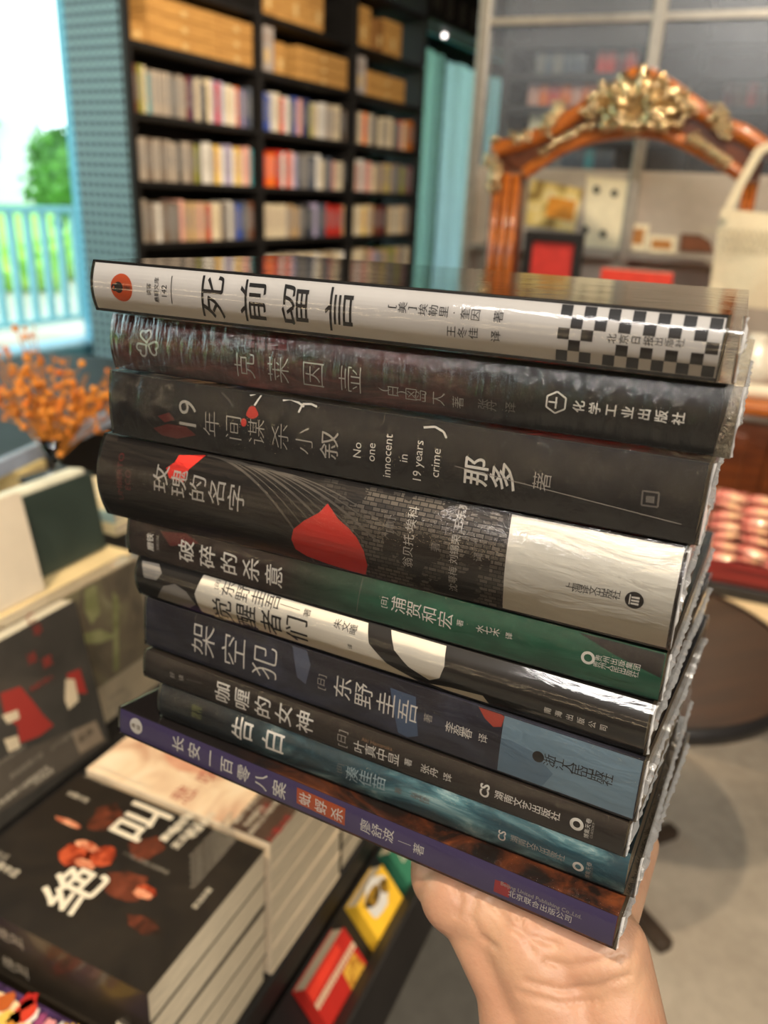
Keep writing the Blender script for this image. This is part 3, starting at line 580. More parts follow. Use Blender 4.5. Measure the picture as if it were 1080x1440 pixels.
# ------------------------------------------------------------------ tote bag hanging on the frame
PT_ = PM_ + NTV*.1
def pt(px, py): v = onpl(px, py, PT_, NTV) - PM_; return v.dot(ET), v.z
m_canvas = NT('canvas_cloth'); m_canvas.base(m_canvas.ramp(m_canvas.noise((200, 200, 200), 2), [(.3, rgb(212, 198, 166)), (.7, rgb(232, 220, 192))])); m_canvas.set(Roughness=.85); m_canvas.bump(m_canvas.noise((9, 9, 5), 3), .5, .02); m_canvas = m_canvas.mat
tb = thing('tote_bag', 'cream canvas tote bag with faint printed lines hanging over the frame\'s shoulder', 'bag', MM)
A, B_, C_, D_ = pt(1014, 293), pt(1126, 305), pt(1122, 440), pt(995, 425)
def bag(sgn):
    def f(a, c):
        top = Vector(A).lerp(Vector(B_), a); bot = Vector(D_).lerp(Vector(C_), a); p = top.lerp(bot, c)
        puff = .022*math.sin(math.pi*a)*(.25+.75*math.sin(math.pi*min(1, c*.9+.1)))+.006*math.sin(a*9+c*4)
        return (p.x, -.1 - sgn*puff, p.y)
    return f
b = MB(); b.grid(bag(1), 20, 20); b.grid(bag(-1), 20, 20); b.build('bag_body', m_canvas, tb, smooth=True)
h1, h2 = pt(1020, 293), pt(1100, 300); ht = pt(1073, 207); ht2 = pt(1098, 212)
for sy in (-.122, -.092):
    s_ = MB(); pts = [Vector((h1[0], sy, h1[1]-.03)), Vector((h1[0]*.55+ht[0]*.45, sy, h1[1]*.55+ht[1]*.45)), Vector((ht[0]-.008, sy, ht[1]-.01)), Vector(((ht[0]+ht2[0])/2, sy, ht[1]+.008)), Vector((ht2[0]+.008, sy, ht2[1]-.01)), Vector((h2[0], sy, h2[1]-.03))]
    vs = []; 
    for i, p in enumerate(pts):
        d_ = (pts[min(i+1, 5)]-pts[max(i-1, 0)]).normalized(); nn = Vector((d_.z, 0, -d_.x))*.013; vs += [p-nn+Vector((0, -.0015, 0)), p+nn+Vector((0, -.0015, 0)), p+nn+Vector((0, .0015, 0)), p-nn+Vector((0, .0015, 0))]
    s_.add(vs, [(4*i+j, 4*i+(j+1)%4, 4*i+4+(j+1)%4, 4*i+4+j) for i in range(5) for j in range(4)] + [(0, 3, 2, 1), (20, 21, 22, 23)]); s_.build('strap', m_canvas, tb)
MB().tube([Vector((ht[0]+.02, -.13, ht[1]-.028)), Vector((ht[0]+.02, -.01, ht[1]-.028))], .005).build('hanging_peg', m_dkwood, mf)
m_ink = pm('faint_ink', rgb(176, 166, 142), .8)
for k, (py, s) in enumerate(((328, 'AWAKENING'), (340, 'TO READING'), (352, 'ENDLESSLY'))):
    x, z = pt(1062, py); vs, fs = glyphs('WWMWWWMWWM' if k == 0 else ('WIEEWEEINE' if k == 1 else 'TOEWEOEENE')); MB().add([(x+a*.032, -.1265, z+c*.032) for a, c in vs], fs).build('print_line', m_ink, tb)
# ------------------------------------------------------------------ white things on the dresser's end
def dz(px, py): p = onz(px, py, ZD); v = p - PM_; return v.dot(ET), v.dot(-NTV)
m_cer = pm('white_ceramic', rgb(232, 224, 206), .3, vary=.02, coat=.3)
q = onz(1052, 548, ZD); va = thing('round_vase', 'round white ceramic vase on the end of the dresser, behind the held books', 'vase', Matrix.Translation(q))
MB().lathe([(.03, 0), (.055, .01), (.078, .05), (.08, .085), (.066, .125), (.035, .15), (.03, .165), (.034, .175), (.028, .175), (.024, .16)], 28).build('vase_body', m_cer, va, smooth=True)
q2 = onz(1062, 562, ZD); ro = MB().tube([Vector((-.11, .05, .022)), Vector((.16, -.03, .022))], .022, 16).build('paper_roll', pm('white_paper', rgb(236, 226, 200), .6, vary=.02), smooth=False); ro.matrix_world = Matrix.Translation(q2)
tag(ro, 'white paper roll lying on the dresser edge in front of the round vase', 'paper')
# ------------------------------------------------------------------ bench with pink packets and bottles
ZBN = .45; bq = onz(1040, 838, ZBN); MBN = frame(ET, -NTV, (0, 0, 1), Vector((bq.x, bq.y, 0)) - ET*.062)
bn = thing('bench', 'low pale wooden bench carrying the red box of pink packets', 'bench', MBN); m_pale = pm('pale_wood', rgb(214, 190, 150), .5, vary=.08, scale=14)
MB().box((-.10, -.16, ZBN-.03), (.75, .32, ZBN)).build('bench_top', m_pale, bn, bevel=.004)
for x in (-.06, .7):
    for y in (-.12, .28): MB().box((x-.02, y-.02, 0), (x+.02, y+.02, ZBN-.03)).build('leg', m_pale, bn)
bk = MB().box((-.07, -.03, ZBN), (.30, .26, ZBN+.035)).build('black_tray', m_black, bevel=.004); bk.matrix_world = MBN; tag(bk, 'flat black tray on the pale bench under the red box', 'tray')
m_redbox = NT('red_box'); m_redbox.base(m_redbox.ramp(m_redbox.noise((3, 3, 150), 2), [(.4, rgb(92, 20, 20)), (.6, rgb(134, 36, 32))])); m_redbox.set(Roughness=.4); m_redbox = m_redbox.mat
rb = MB(); zb1 = ZBN+.036
for q in (((-.06, -.02, zb1), (.28, .24, zb1+.006)), ((-.06, -.02, zb1), (.28, -.015, zb1+.062)), ((-.06, .235, zb1), (.28, .24, zb1+.062)), ((-.06, -.02, zb1), (-.055, .24, zb1+.062)), ((.275, -.02, zb1), (.28, .24, zb1+.062))): rb.box(*q)
rb = rb.build('red_box', m_redbox, bevel=.001); rb.matrix_world = MBN; tag(rb, 'open dark red box heaped with pink packets on the black tray', 'box')
t = NT('pink_packet'); t.base(t.ramp(t.noise((26, 26, 26), 3, .6), [(.25, rgb(140, 40, 42)), (.42, rgb(196, 104, 96)), (.56, rgb(222, 160, 140)), (.66, rgb(214, 190, 140)), (.76, rgb(160, 170, 90))])); t.set(Roughness=.25, Coat_Weight=.4); m_pink = t.mat
def packet():
    b = MB(); n = 6
    def f(s_): 
        return lambda a, c: ((a-.5)*.078, (c-.5)*.052, s_*.011*(math.sin(math.pi*a)*math.sin(math.pi*c))**.5)
    b.grid(f(1), 8, 6); b.grid(f(-1), 8, 6)
    for x in (-.039, .039): b.box((x-.0035, -.026, -.0006), (x+.0035, .026, .0006))
    return b.mesh('pink_packet', m_pink, True)
pk = packet(); rn = random.Random(3); cnt = 0
LAY = ['lowest', 'second', 'third', 'fourth', 'fifth', 'sixth', 'seventh', 'top']
for ly in range(8):
    nx = 4 - (ly > 5) ; ny = 3 - (ly > 2) - (ly > 6)
    for j in range(ny):
        for i in range(nx):
            o = bpy.data.objects.new('pink_packet', pk); COL.objects.link(o)
            x = -.002+i*.074+rn.uniform(-.004, .004); y = .036+j*.07+ly*.012+rn.uniform(-.006, .006); z = zb1+.027+ly*.0245
            o.matrix_world = MBN @ Matrix.Translation((x, y, z)) @ Matrix.Rotation(rn.uniform(-.2, .2), 4, 'Z') @ Matrix.Rotation(rn.uniform(-.2, .2), 4, 'X') @ Matrix.Rotation(rn.uniform(-.15, .15), 4, 'Y')
            tag(o, f'shiny pink packet in the red box, {LAY[ly]} layer, {ordinal(j)} row, {ordinal(i)} along', 'packet', 'pink packets in the red box')
m_glass = NT('clear_glass'); m_glass.set(Transmission_Weight=1, Roughness=.03, IOR=1.4); m_glass.base((.95, .93, .88, 1)); m_glass = m_glass.mat
q = onz(1070, 668, .62); bt = thing('glass_bottle', 'clear glass bottle beside the heap of pink packets', 'bottle', Matrix.Translation((q.x, q.y, ZBN)))
MB().lathe([(0, 0), (.034, 0), (.036, .01), (.036, .19), (.03, .22), (.014, .25), (.013, .29), (.016, .295), (.011, .295), (.01, .25), (.026, .215), (.032, .185), (.032, .012), (0, .008)], 20).build('bottle_glass', m_glass, bt, smooth=True)
MB().lathe([(.0, .29), (.0125, .29), (.0125, .315), (0, .315)], 14).build('cork', m_pale, bt)
# ================================================================== ROUND TABLE
RT = Vector((.505, 1.419, 0)); rt = thing('round_table', 'small round dark brown table with black rim and cross foot', 'table', place(RT, R(20)))
m_dk = NT('dark_table_top'); m_dk.base(m_dk.ramp(m_dk.noise((4, 30, 4), 4), [(.3, rgb(48, 28, 13)), (.7, rgb(70, 44, 24))])); m_dk.set(Roughness=.38); m_dk = m_dk.mat
MB().lathe([(0, .575), (.300, .575), (.306, .580), (.306, .600), (0, .600)], 64).build('table_top', m_dk, rt)
MB().lathe([(.306, .572), (.317, .574), (.319, .587), (.317, .601), (.306, .603)], 64, caps=False).build('rim', m_black, rt, smooth=True)
MB().lathe([(.03, .02), (.03, .56), (.09, .574)], 24).build('pedestal', m_black, rt, smooth=True)
m_foot = pm('dark_brown_foot', rgb(58, 46, 36), .5)
for k in range(4):
    a = R(5+90*k); MB().box((0, -.018, .0), (.25, .018, .03)).build('leg', m_foot, rt, bevel=.008).matrix_local = Matrix.Rotation(a, 4, 'Z')
# ================================================================== DISPLAY TABLE ON THE LEFT
TA = R(66); EA = Vector((math.cos(TA), math.sin(TA), 0)); NR = Vector((EA.y, -EA.x, 0))
TC = onz(207, 1399, .885); TC.z = 0; MT = frame(EA, -NR, (0, 0, 1), TC); TI = MT.inverted()
def tl(px, py, z): p = TI @ onz(px, py, z); return p.x, p.y   # table coordinates of a pixel at height z
ZT = .73
tbl = thing('display_table', 'black display table carrying stacks of books, with a low ledge at the back', 'table', MT)
MB().box((-.5, -.004, ZT-.034), (.50, .75, ZT)).build('table_top', m_blackwood, tbl, bevel=.003)
MB().box((-.48, .10, .06), (.48, .72, ZT-.034)).build('table_body', m_blackwood, tbl)
MB().box((-.5, .235, ZT), (.50, .75, .805)).build('step', m_blackwood, tbl, bevel=.003)
m_slab = pm('dark_grey_plinth', rgb(88, 86, 81), .6)
MB().box((-.45, -.22, 0), (.92, .74, .06)).build('plinth', m_slab, tbl, bevel=.006)  # low dark grey slab over the floor, out past the table edge
def cover_mat(name, stops, sc=(20, 20, 20), detail=4, dist=1, rough=.35, coat=.3):
    t = NT(name); t.base(t.ramp(t.noise(sc, detail, .6, dist), stops)); t.set(Roughness=rough, Coat_Weight=coat); return t.mat
def flat_book(name, label, M, w, h, t, cov, cat='book', group=None, ct=.0006, th_inset=.001):
    """lying or face-out book: x reading direction, y towards the head, z out of the front cover; spine at x = 0"""
    o = thing(name, label, cat, M, group); b = MB()
    b.box((0, 0, t-ct), (w, h, t)); b.box((0, 0, 0), (w, h, ct)); b.box((0, 0, ct), (ct, h, t-ct)); b.build('cover', cov, o)
    MB().box((ct, th_inset, ct), (w-.001, h-th_inset, t-ct)).build('page_block', m_pages, o); return o
def pr(o, polys, mat, z, name='printed_picture', h=.0003):
    for p in polys: q = MB().prism(p, z, z+h).build(name, mat, o)
    return q
def ln(o, s, x, y, size, mat, z, name='print_line', bold=0, rot=0, sx=1, line=1.0):
    return put_text(o, s, Matrix.Translation((x, y, z)) @ Matrix.Rotation(rot, 4, 'Z'), size, mat, name, bold, .0005, line, sx)
def blob(cx, cy, rx, ry, n=14, seed=0, j=.25):
    rn = random.Random(seed); return [(cx+rx*math.cos(k*6.283/n)*(1+rn.uniform(-j, j)), cy+ry*math.sin(k*6.283/n)*(1+rn.uniform(-j, j))) for k in range(n)]
m_ctext = pm('cream_print', rgb(220, 208, 184), .5, vary=.02); m_gtext = pm('grey_print', rgb(150, 140, 124), .5, vary=.02); m_rtext = pm('red_print', rgb(160, 54, 46), .5, vary=.02)
m_blackcov = cover_mat('black_cover', [(.3, rgb(30, 25, 20)), (.7, rgb(44, 37, 29))], rough=.4)
ZTOP_ = .885; th = (ZTOP_-ZT)/5 - .0004
LEV = ['bottom', 'second', 'third', 'fourth', 'top']
for k in range(5):
    jx = [0, .002, -.002, .001, 0][k]; jr = R([.9, .6, -.4, .3, 0][k])
    M1 = MT @ Matrix.Translation((jx, 0, ZT+.0003+k*(th+.0004))) @ Matrix.Rotation(jr, 4, 'Z')
    bk = flat_book('paperback', 'black paperback with big cream title and red figures, topmost of the front stack' if k == 4 else f'thick black-spined paperback, {LEV[k]} one of the stack under the cream-titled cover', M1, .147, .203, th, m_blackcov, group='copies in the front stack')
    ln(bk, '绝叫', -.0006, 0, .014, m_gtext, 0, 'spine_lettering').matrix_local = Matrix(((0, 0, -1, -.0004), (0, 1, 0, .13), (1, 0, 0, th/2), (0, 0, 0, 1))) @ Matrix.Rotation(R(-90), 4, 'Z')
    if k == 4: JB = bk
    M2 = MT @ Matrix.Translation((.1545, .0, ZT+.0003+k*(th+.0004))) @ Matrix.Rotation(-jr*.6, 4, 'Z')
    b2 = flat_book('paperback', 'paperback with pale pink cover and dark paper band, topmost of the second stack' if k == 4 else f'thick paperback, {LEV[k]} one of the stack under the pale pink cover', M2, .132, .203, th, pm('pale_cream_cover', rgb(222, 204, 176), .5), group='copies in the second stack')
    if k == 4: PB2 = b2
    M3 = MT @ Matrix.Translation((.2915, .0, ZT+.0003+k*(th+.0004))) @ Matrix.Rotation(jr*.5, 4, 'Z')
    flat_book('paperback', f'thick paperback, {LEV[k]} one of the stack next to the pale pink cover stack', M3, .135, .203, th, m_blackcov, group='copies in the third stack')
zt = th
def jl(px, py): return tl(px, py, ZTOP_)
# cover picture: dim red clouds, crouching orange figures, bone-shaped title
m_red = cover_mat('ember_red', [(.3, rgb(60, 26, 16)), (.5, rgb(150, 56, 30)), (.7, rgb(214, 100, 60))], (60, 60, 60))
m_dim = cover_mat('dim_ember', [(.35, rgb(40, 28, 20)), (.6, rgb(104, 52, 34)), (.8, rgb(150, 84, 60))], (50, 50, 50))
m_fig = cover_mat('warm_skin_print', [(.35, rgb(170, 80, 50)), (.65, rgb(232, 168, 128))], (90, 90, 90))
pr(JB, [blob(*jl(150, 1150), .017, .014, seed=1), blob(*jl(205, 1192), .012, .016, seed=2), blob(*jl(180, 1245), .013, .02, seed=3), blob(*jl(200, 1300), .007, .014, seed=4)], m_dim, zt+.0001)
pr(JB, [blob(*jl(106, 1205), .011, .015, seed=5), blob(*jl(142, 1205), .011, .012, seed=6), blob(*jl(206, 1255), .006, .010, seed=7)], m_red, zt+.0004)
pr(JB, [blob(*jl(122, 1190), .005, .012, seed=8), blob(*jl(118, 1215), .004, .010, seed=9), blob(*jl(200, 1258), .0035, .008, seed=10), blob(*jl(97, 1158), .003, .014, seed=12)], m_fig, zt+.0007)
x, y = jl(203, 1152); ln(JB, '叫', min(x, .147-.0245), y, .046, m_ctext, zt+.0010, 'title_lettering', .018, 0, 1.0)
x, y = jl(103, 1250); ln(JB, '绝', x, y, .044, m_ctext, zt+.0010, 'title_lettering', .016, 0, 1.0)
for (px, py), s, sz, m in [((174, 1094), '日本推理作家协会奖候选杰作', .0052, m_ctext), ((138, 1099), '从不幸到犯罪', .0055, m_gtext), ((110, 1122), '长篇小说', .006, m_ctext), ((205, 1215), '一个女人坠落人生的轨迹', .0042, m_gtext),
        ((284, 1265), '文治出版', .0055, m_ctext), ((6, 1222), '叶真中显', .008, m_ctext), ((3, 1205), '作品', .007, m_gtext)]:
    x, y = jl(px, py); ln(JB, s, x, y, sz, m, zt+.0010, rot=R(-90) if px not in (284,) else 0)
for k, (px, py, s) in enumerate([(258, 1158, '推荐语'), (246, 1166, '震撼之作'), (262, 1176, '无法放下'), (284, 1162, '年度佳作')]):
    x, y = jl(px, py); ln(JB, s, x, y, .0085, m_ctext, zt+.0010, bold=.02)
for k in range(6):
    x, y = jl(298+k*.6, 1175+k*8); ln(JB, '平凡的女人何以走到绝境的故事', x, y, .0042, m_gtext, zt+.0010)
def pl(px, py): x, y = tl(px, py, ZTOP_); return x-.1545, y
m_petal = cover_mat('petal_print', [(.3, rgb(196, 150, 120)), (.55, rgb(232, 204, 168)), (.75, rgb(240, 222, 190))], (14, 14, 14), 2, 2)
pr(PB2, [[(.001, .042), (.131, .042), (.131, .202), (.001, .202)]], m_petal, zt+.0001)
pr(PB2, [blob(.055, .125, .016, .03, seed=21, j=.1), blob(.10, .10, .018, .02, seed=22, j=.15)], cover_mat('pink_shade_print', [(.3, rgb(200, 140, 112)), (.7, rgb(226, 178, 144))], (20, 20, 20)), zt+.0003)
pr(PB2, [[(0, 0), (.132, 0), (.132, .042), (0, .042)]], cover_mat('dark_band', [(.3, rgb(66, 50, 40)), (.7, rgb(92, 70, 56))]), zt+.0005, 'paper_band')
x, y = pl(258, 1118); ln(PB2, '悲', x, y, .022, m_rtext, zt+.0005, 'title_lettering', -.005); x, y = pl(292, 1092); ln(PB2, '叹', x, y, .02, m_rtext, zt+.0005, 'title_lettering', -.005)
for px, py, s, m, sz in [(352, 1135, '她的一生令人心碎', m_ctext, .006), (357, 1150, '为何是她', m_ctext, .007), (372, 1150, '读完久久不能平静', m_ctext, .006), (372, 1138, '悲伤', m_rtext, .007), (398, 1160, '直木奖', m_rtext, .008), (383, 1177, '人间', m_rtext, .008)]:
    x, y = pl(px, py); ln(PB2, s, x, y, sz, m, zt+.0012)
# cookbook next to the front stack
MC = MT @ Matrix.Translation((-.1865, -.012, ZT+.0826)) @ Matrix.Rotation(R(1), 4, 'Z'); ZC = ZT+.0826+.024
m_navy = cover_mat('purple_cover', [(.3, rgb(36, 22, 40)), (.6, rgb(72, 48, 88)), (.8, rgb(110, 78, 120))], (60, 60, 60))
for k in range(3):
    flat_book('magazine', f'dark paperback, {["bottom", "middle", "top"][k]} of three under the purple food magazine', MT @ Matrix.Translation((-.184+.003*k, -.008, ZT+.0004+k*.0272)), .168, .225, .0265, m_blackcov, group='books under the food magazine')
cb = flat_book('food_magazine', 'purple food magazine showing a bowl of glazed stew and a yellow starburst', MC, .175, .23, .024, m_navy)
CI = MC.inverted()
def cl(px, py): p = CI @ onz(px, py, ZC); return p.x, p.y
m_bowl = pm('bowl_print', rgb(46, 30, 52), .35); m_rimp = pm('bowl_rim_print', rgb(228, 190, 96), .4); m_stew = cover_mat('stew_print', [(.3, rgb(70, 28, 16)), (.5, rgb(150, 66, 28)), (.62, rgb(206, 130, 60)), (.7, rgb(120, 40, 20))], (70, 70, 70), 3, 2)
bx, by = cl(2, 1436); bx = min(bx, .084)
def ell(cx, cy, rx, ry, n=40): return [(cx+rx*math.cos(k*6.283/n), cy+ry*math.sin(k*6.283/n)) for k in range(n)]
z_ = .024
pr(cb, [ell(bx+.004, by+.012, .082, .072)], pm('cream_plate_print', rgb(238, 206, 160), .4), z_+.0001); pr(cb, [ell(bx, by, .070, .066)], m_rimp, z_+.0004); pr(cb, [ell(bx-.002, by, .066, .062)], pm('violet_ring_print', rgb(104, 90, 150), .4), z_+.0007)
pr(cb, [ell(bx-.003, by, .060, .056)], m_bowl, z_+.0010); pr(cb, [blob(bx-.008, by-.004, .038, .036, 18, 3, .12)], m_stew, z_+.0013)
for px, py, r, c in ((36, 1425, .009, rgb(206, 66, 44)), (20, 1436, .006, rgb(224, 150, 60)), (40, 1410, .007, rgb(176, 40, 34)), (6, 1412, .008, rgb(180, 90, 40)), (8, 1434, .007, rgb(232, 190, 90))):
    pr(cb, [blob(*cl(px, py), r, r*.8, seed=px)], pm(f'food_print_{px}', c, .3), z_+.0016)
sx_, sy_ = cl(135, 1420); sx_ = min(sx_, .1535); pr(cb, [[(sx_+(.0215 if k % 2 else .0188)*math.cos(k*math.pi/30), sy_+(.0215 if k % 2 else .0188)*math.sin(k*math.pi/30)) for k in range(60)]], pm('yellow_starburst', rgb(240, 190, 80), .4), z_+.0010)
for k, s in enumerate(('人气料理', '一学就会', '超简单')): ln(cb, s, sx_, sy_+.008-k*.008, .0065, pm('brown_ink', rgb(110, 70, 30), .5), z_+.0014)
for k in range(6): _c = cl(84+k*8, 1366+k*11); pr(cb, [blob(min(_c[0], .165), _c[1], .006, .004, seed=40+k, j=.4)], pm(f'petal_print_{k%3}', [rgb(226, 150, 150), rgb(236, 226, 214), rgb(150, 70, 110)][k % 3], .4), z_+.0012)
ln(cb, '食堂', *cl(178, 1433), .010, m_ctext, z_+.0012)
# face-out books leaning on the step
def faceout(name, label, xr, y0, zb, w, h, lean, cov, t=.016, rz=0):
    M = MT @ Matrix.Translation((xr-w, y0, zb)) @ Matrix.Rotation(R(90-lean), 4, 'X'); return flat_book(name, label, M, w, h, t, cov), M
def planepx(M, z, px, py): p0 = M @ Vector((0, 0, z)); n = (M.to_3x3() @ Vector((0, 0, 1))); q = M.inverted() @ onpl(px, py, p0, n); return q.x, q.y
xr, yr = tl(150, 1045, .806)
m_dgrey = cover_mat('slate_cover', [(.3, rgb(54, 52, 48)), (.7, rgb(78, 74, 68))], (8, 8, 8))
rb_, MRB = faceout('face_out_book', 'dark grey book with red and cream figures, leaning face-out behind the front stack', xr, yr+.016, .8055, .165, .176, 10, m_dgrey, .022)
q = lambda px, py: planepx(MRB, .022, px, py); zz = .0222
pr(rb_, [[q(*p) for p in ((0, 975), (28, 965), (45, 985), (60, 1005), (75, 1020), (55, 1035), (28, 1045), (24, 1020), (8, 1012))]], m_rtext, zz, 'red_figure'); pr(rb_, [[q(*p) for p in ((93, 948), (112, 940), (122, 975), (108, 975))]], m_rtext, zz, 'red_figure')
m_fl = pm('pale_figure_print', rgb(214, 196, 164), .5); pr(rb_, [[q(*p) for p in ((92, 955), (104, 955), (110, 985), (96, 998), (91, 985))], [q(*p) for p in ((5, 1040), (24, 1034), (28, 1050), (12, 1058))], [q(*p) for p in ((2, 1006), (24, 998), (27, 1010), (10, 1018))]], m_fl, zz+.0003, 'pale_figure')
m_rdim = pm('dull_red_print', rgb(140, 56, 48), .5)
for px, py, s, sz in ((42, 868, '亡', .013), (52, 886, '羊', .013), (44, 925, '迷', .012), (66, 930, '案', .013), (58, 960, '死者代言人', .006)): ln(rb_, s, *q(px, py), sz, m_rdim, zz, 'title_lettering', .02)
pr(rb_, [[q(*p) for p in ((-20, 1078), (128, 1015), (150, 1042), (-12, 1150))]], pm('grey_band_print', rgb(86, 78, 68), .5), zz, 'paper_band')
bp = pr(rb_, [[q(*p) for p in ((100, 1030), (134, 1013), (146, 1040), (112, 1060))]], pm('tan_box_print', rgb(140, 124, 104), .5), zz+.0004, 'boxed_print')
for px, py, s, sz, m in ((119, 1034, '名作', .011, m_blackcov), (88, 1040, '江户川乱步奖', .006, m_gtext), (36, 1076, '悬疑推理小说', .007, m_gtext), (30, 1106, '日本推理小说巅峰杰作', .0068, m_ctext), (60, 1092, '好评如潮', .006, m_ctext), (14, 1062, '书中死者的独白', .005, m_gtext)): ln(rb_, s, *q(px, py), sz, m, zz+.0008)
xl2, _ = tl(228, 985, .806)
lf, MLF = faceout('face_out_book', 'book with a blurred green plant photo under plastic, leaning behind the dark grey book', xl2+.03, yr+.046, .8055, .19, .170, 9, pm('beige_cover', rgb(206, 190, 160), .5), .022)
q = lambda px, py: planepx(MLF, .022, px, py)
m_leafp = cover_mat('leaf_photo_print', [(.3, rgb(96, 84, 64)), (.48, rgb(132, 118, 92)), (.62, rgb(156, 148, 108)), (.75, rgb(204, 194, 156))], (16, 12, 16), 3, 1.2); m_leafg = cover_mat('leaf_green_print', [(.3, rgb(140, 144, 76)), (.7, rgb(200, 200, 140))], (30, 30, 30))
pr(lf, [[(.002, .046), (.188, .046), (.188, .168), (.002, .168)]], m_leafp, zz, 'photo_area')
pr(lf, [[q(*p) for p in ((92, 862), (104, 868), (112, 892), (122, 930), (114, 946), (102, 905))], [q(*p) for p in ((112, 892), (140, 885), (165, 895), (138, 905), (118, 905))], [q(*p) for p in ((118, 828), (134, 822), (140, 862), (128, 878), (118, 858))], [q(*p) for p in ((158, 830), (166, 840), (166, 940), (160, 945))]], m_leafg, zz+.0004, 'plant_print')
for k in range(3): ln(lf, ['四月物语', 'a slow season', '散文集'][k], *q(165+k*3, 975+k*9), .007, m_gtext, zz)
MB().box((-.001, -.0006, -.0008), (.191, .171, .0238)).build('plastic_wrap', film('sleeve_film', .1, (12, 12, 12), .8, .03), lf)
# cream rail above them, with the green board and white box
x1, y1 = tl(188, 775, .93); RY = y1+.004
rail = thing('shelf_riser', 'pale wooden riser shelf behind the two face-out books', 'shelf', MT); m_cr = pm('cream_wood', rgb(232, 208, 156), .45, vary=.05, scale=14)
MB().box((-.25, RY, .902), (x1, RY+.2, .93)).build('shelf_board', m_cr, rail, bevel=.003); MB().box((-.25, RY-.004, .902), (x1, RY, .918)).build('front_strip', m_cr, rail, bevel=.002)
for x in (-.2, x1-.03): MB().box((x, RY+.05, .805), (x+.02, RY+.15, .902)).build('support', m_blackwood, rail)
m_green = cover_mat('dark_green_board', [(.3, rgb(44, 56, 50)), (.7, rgb(62, 76, 68))], (6, 6, 6), rough=.45)
xa, ya = tl(140, 768, 0.931); GM = MT @ Matrix.Translation((xa-.150, ya, 0.9308)) @ Matrix.Rotation(R(82), 4, 'X')
gb = thing('green_board', 'dark green board box with pale lit top edge standing on the cream riser', 'board', GM); MB().box((0, 0, 0), (.150, .108, .014)).build('board_face', m_green, gb, bevel=.002); MB().box((0, .108, -.012), (.138, .116, .014)).build('top_edge', pm('pale_edge', rgb(236, 232, 206), .4), gb, bevel=.002)
xw, yw = tl(36, 822, 0.931); WM = MT @ Matrix.Translation((xw-.075, min(yw, ya-.03), 0.9308)) @ Matrix.Rotation(R(80), 4, 'X')
wb = flat_book('white_booklet', 'plain cream booklet standing in front of the dark green board', WM, .075, .125, .008, pm('cream_booklet', rgb(232, 216, 190), .5, vary=.02))
xs, ys = tl(150, 745, .93)
for k, (c, n_) in enumerate(((rgb(226, 206, 160), 'cream'), (rgb(150, 176, 176), 'pale blue'), (rgb(236, 220, 180), 'white'))):
    flat_book('notebook', f'{n_} thin notebook, {["bottom", "middle", "top"][k]} one of the small pile beside the green board', MT @ Matrix.Translation((xs-.012+.004*k, min(ys, RY+.05)+.004*k, 0.9306+k*.0166)) @ Matrix.Rotation(R(3*k), 4, 'Z'), .075, .11, .016, pm(f'notebook_{k}', c, .5), group='pile of thin notebooks')
# ------------------------------------------------------------------ low black counter under the window with lit shelf and dried flowers
N1 = onz(0, 648, .9); N2 = onz(165, 575, .9); cd = (N2-N1).normalized(); cn = Vector((cd.y, -cd.x, 0)); MCO = frame(cd, -cn, (0, 0, 1), (N1.x, N1.y, 0))
co = thing('window_counter', 'black counter with pale edge and warm lit shelf below the window', 'counter', MCO); LC = (N2-N1).length
MB().box((-.5, .012, .872), (LC+.55, .6, .896)).build('counter_top', m_blackwood, co); MB().box((-.5, 0, .866), (LC+.02, .014, .9)).build('pale_edge', pm('pale_blue_edge', rgb(190, 206, 226), .25, coat=.5), co, bevel=.003)  # pale blue of the edge is the window's reflection put into colour
MB().box((-.5, .03, .855), (LC*.62, .05, .866)).build('light_strip', emit('warm_strip', (1, .86, .5, 1), 2.2), co)
MB().box((-.5, -.02, .74), (LC*.75, .3, .765)).build('lower_shelf', pm('pale_shelf', rgb(206, 200, 180), .4), co, bevel=.003); MB().box((-.5, .3, .0), (LC+.5, .58, .872)).build('counter_body', m_blackwood, co)
MB().box((-.5, -.01, 0), (LC*.75, .29, .74)).build('counter_base', m_blackwood, co)
ci = MCO.inverted(); bx_ = ci @ onz(20, 690, .766); 
o = MB().box((bx_.x-.06, .05, .766), (bx_.x+.035, .14, .835)).build('cream_box', pm('cream_carton', rgb(226, 204, 160), .6), bevel=.004); o.matrix_world = MCO; MB().box((bx_.x-.06, .0492, .81), (bx_.x+.035, .0505, .812)).build('lid_seam', m_tape, o); tag(o, 'small cream box on the lit lower shelf of the black counter', 'box')
vb = onz(80, 668, .912); vs_ = thing('glass_vase', 'small conical glass vase holding orange dried flowers before the black counter', 'vase', Matrix.Translation((vb.x, vb.y, .9108)))
MB().lathe([(0, 0), (.022, 0), (.022, .003), (.006, .008), (.006, .02), (.03, .075), (.028, .075), (.004, .022), (0, .02)], 24).build('vase_glass', m_glass, vs_, smooth=True)
pl_ = MB().box((-.04, -.04, 0), (.04, .04, .9)).box((-.045, -.045, .9), (.045, .045, .91)).build('flower_plinth', m_blackwood, bevel=.002); pl_.matrix_world = place((vb.x, vb.y, 0), BK); tag(pl_, 'slim black plinth under the conical vase of dried flowers', 'plinth')
fl = thing('dried_flowers', 'bunch of orange dried flower sprays in the conical glass vase', 'flowers', Matrix.Translation((vb.x, vb.y, .935))); rn = random.Random(11); st = MB(); blo = MB()
ud = Vector((1, .1, 0)).normalized()
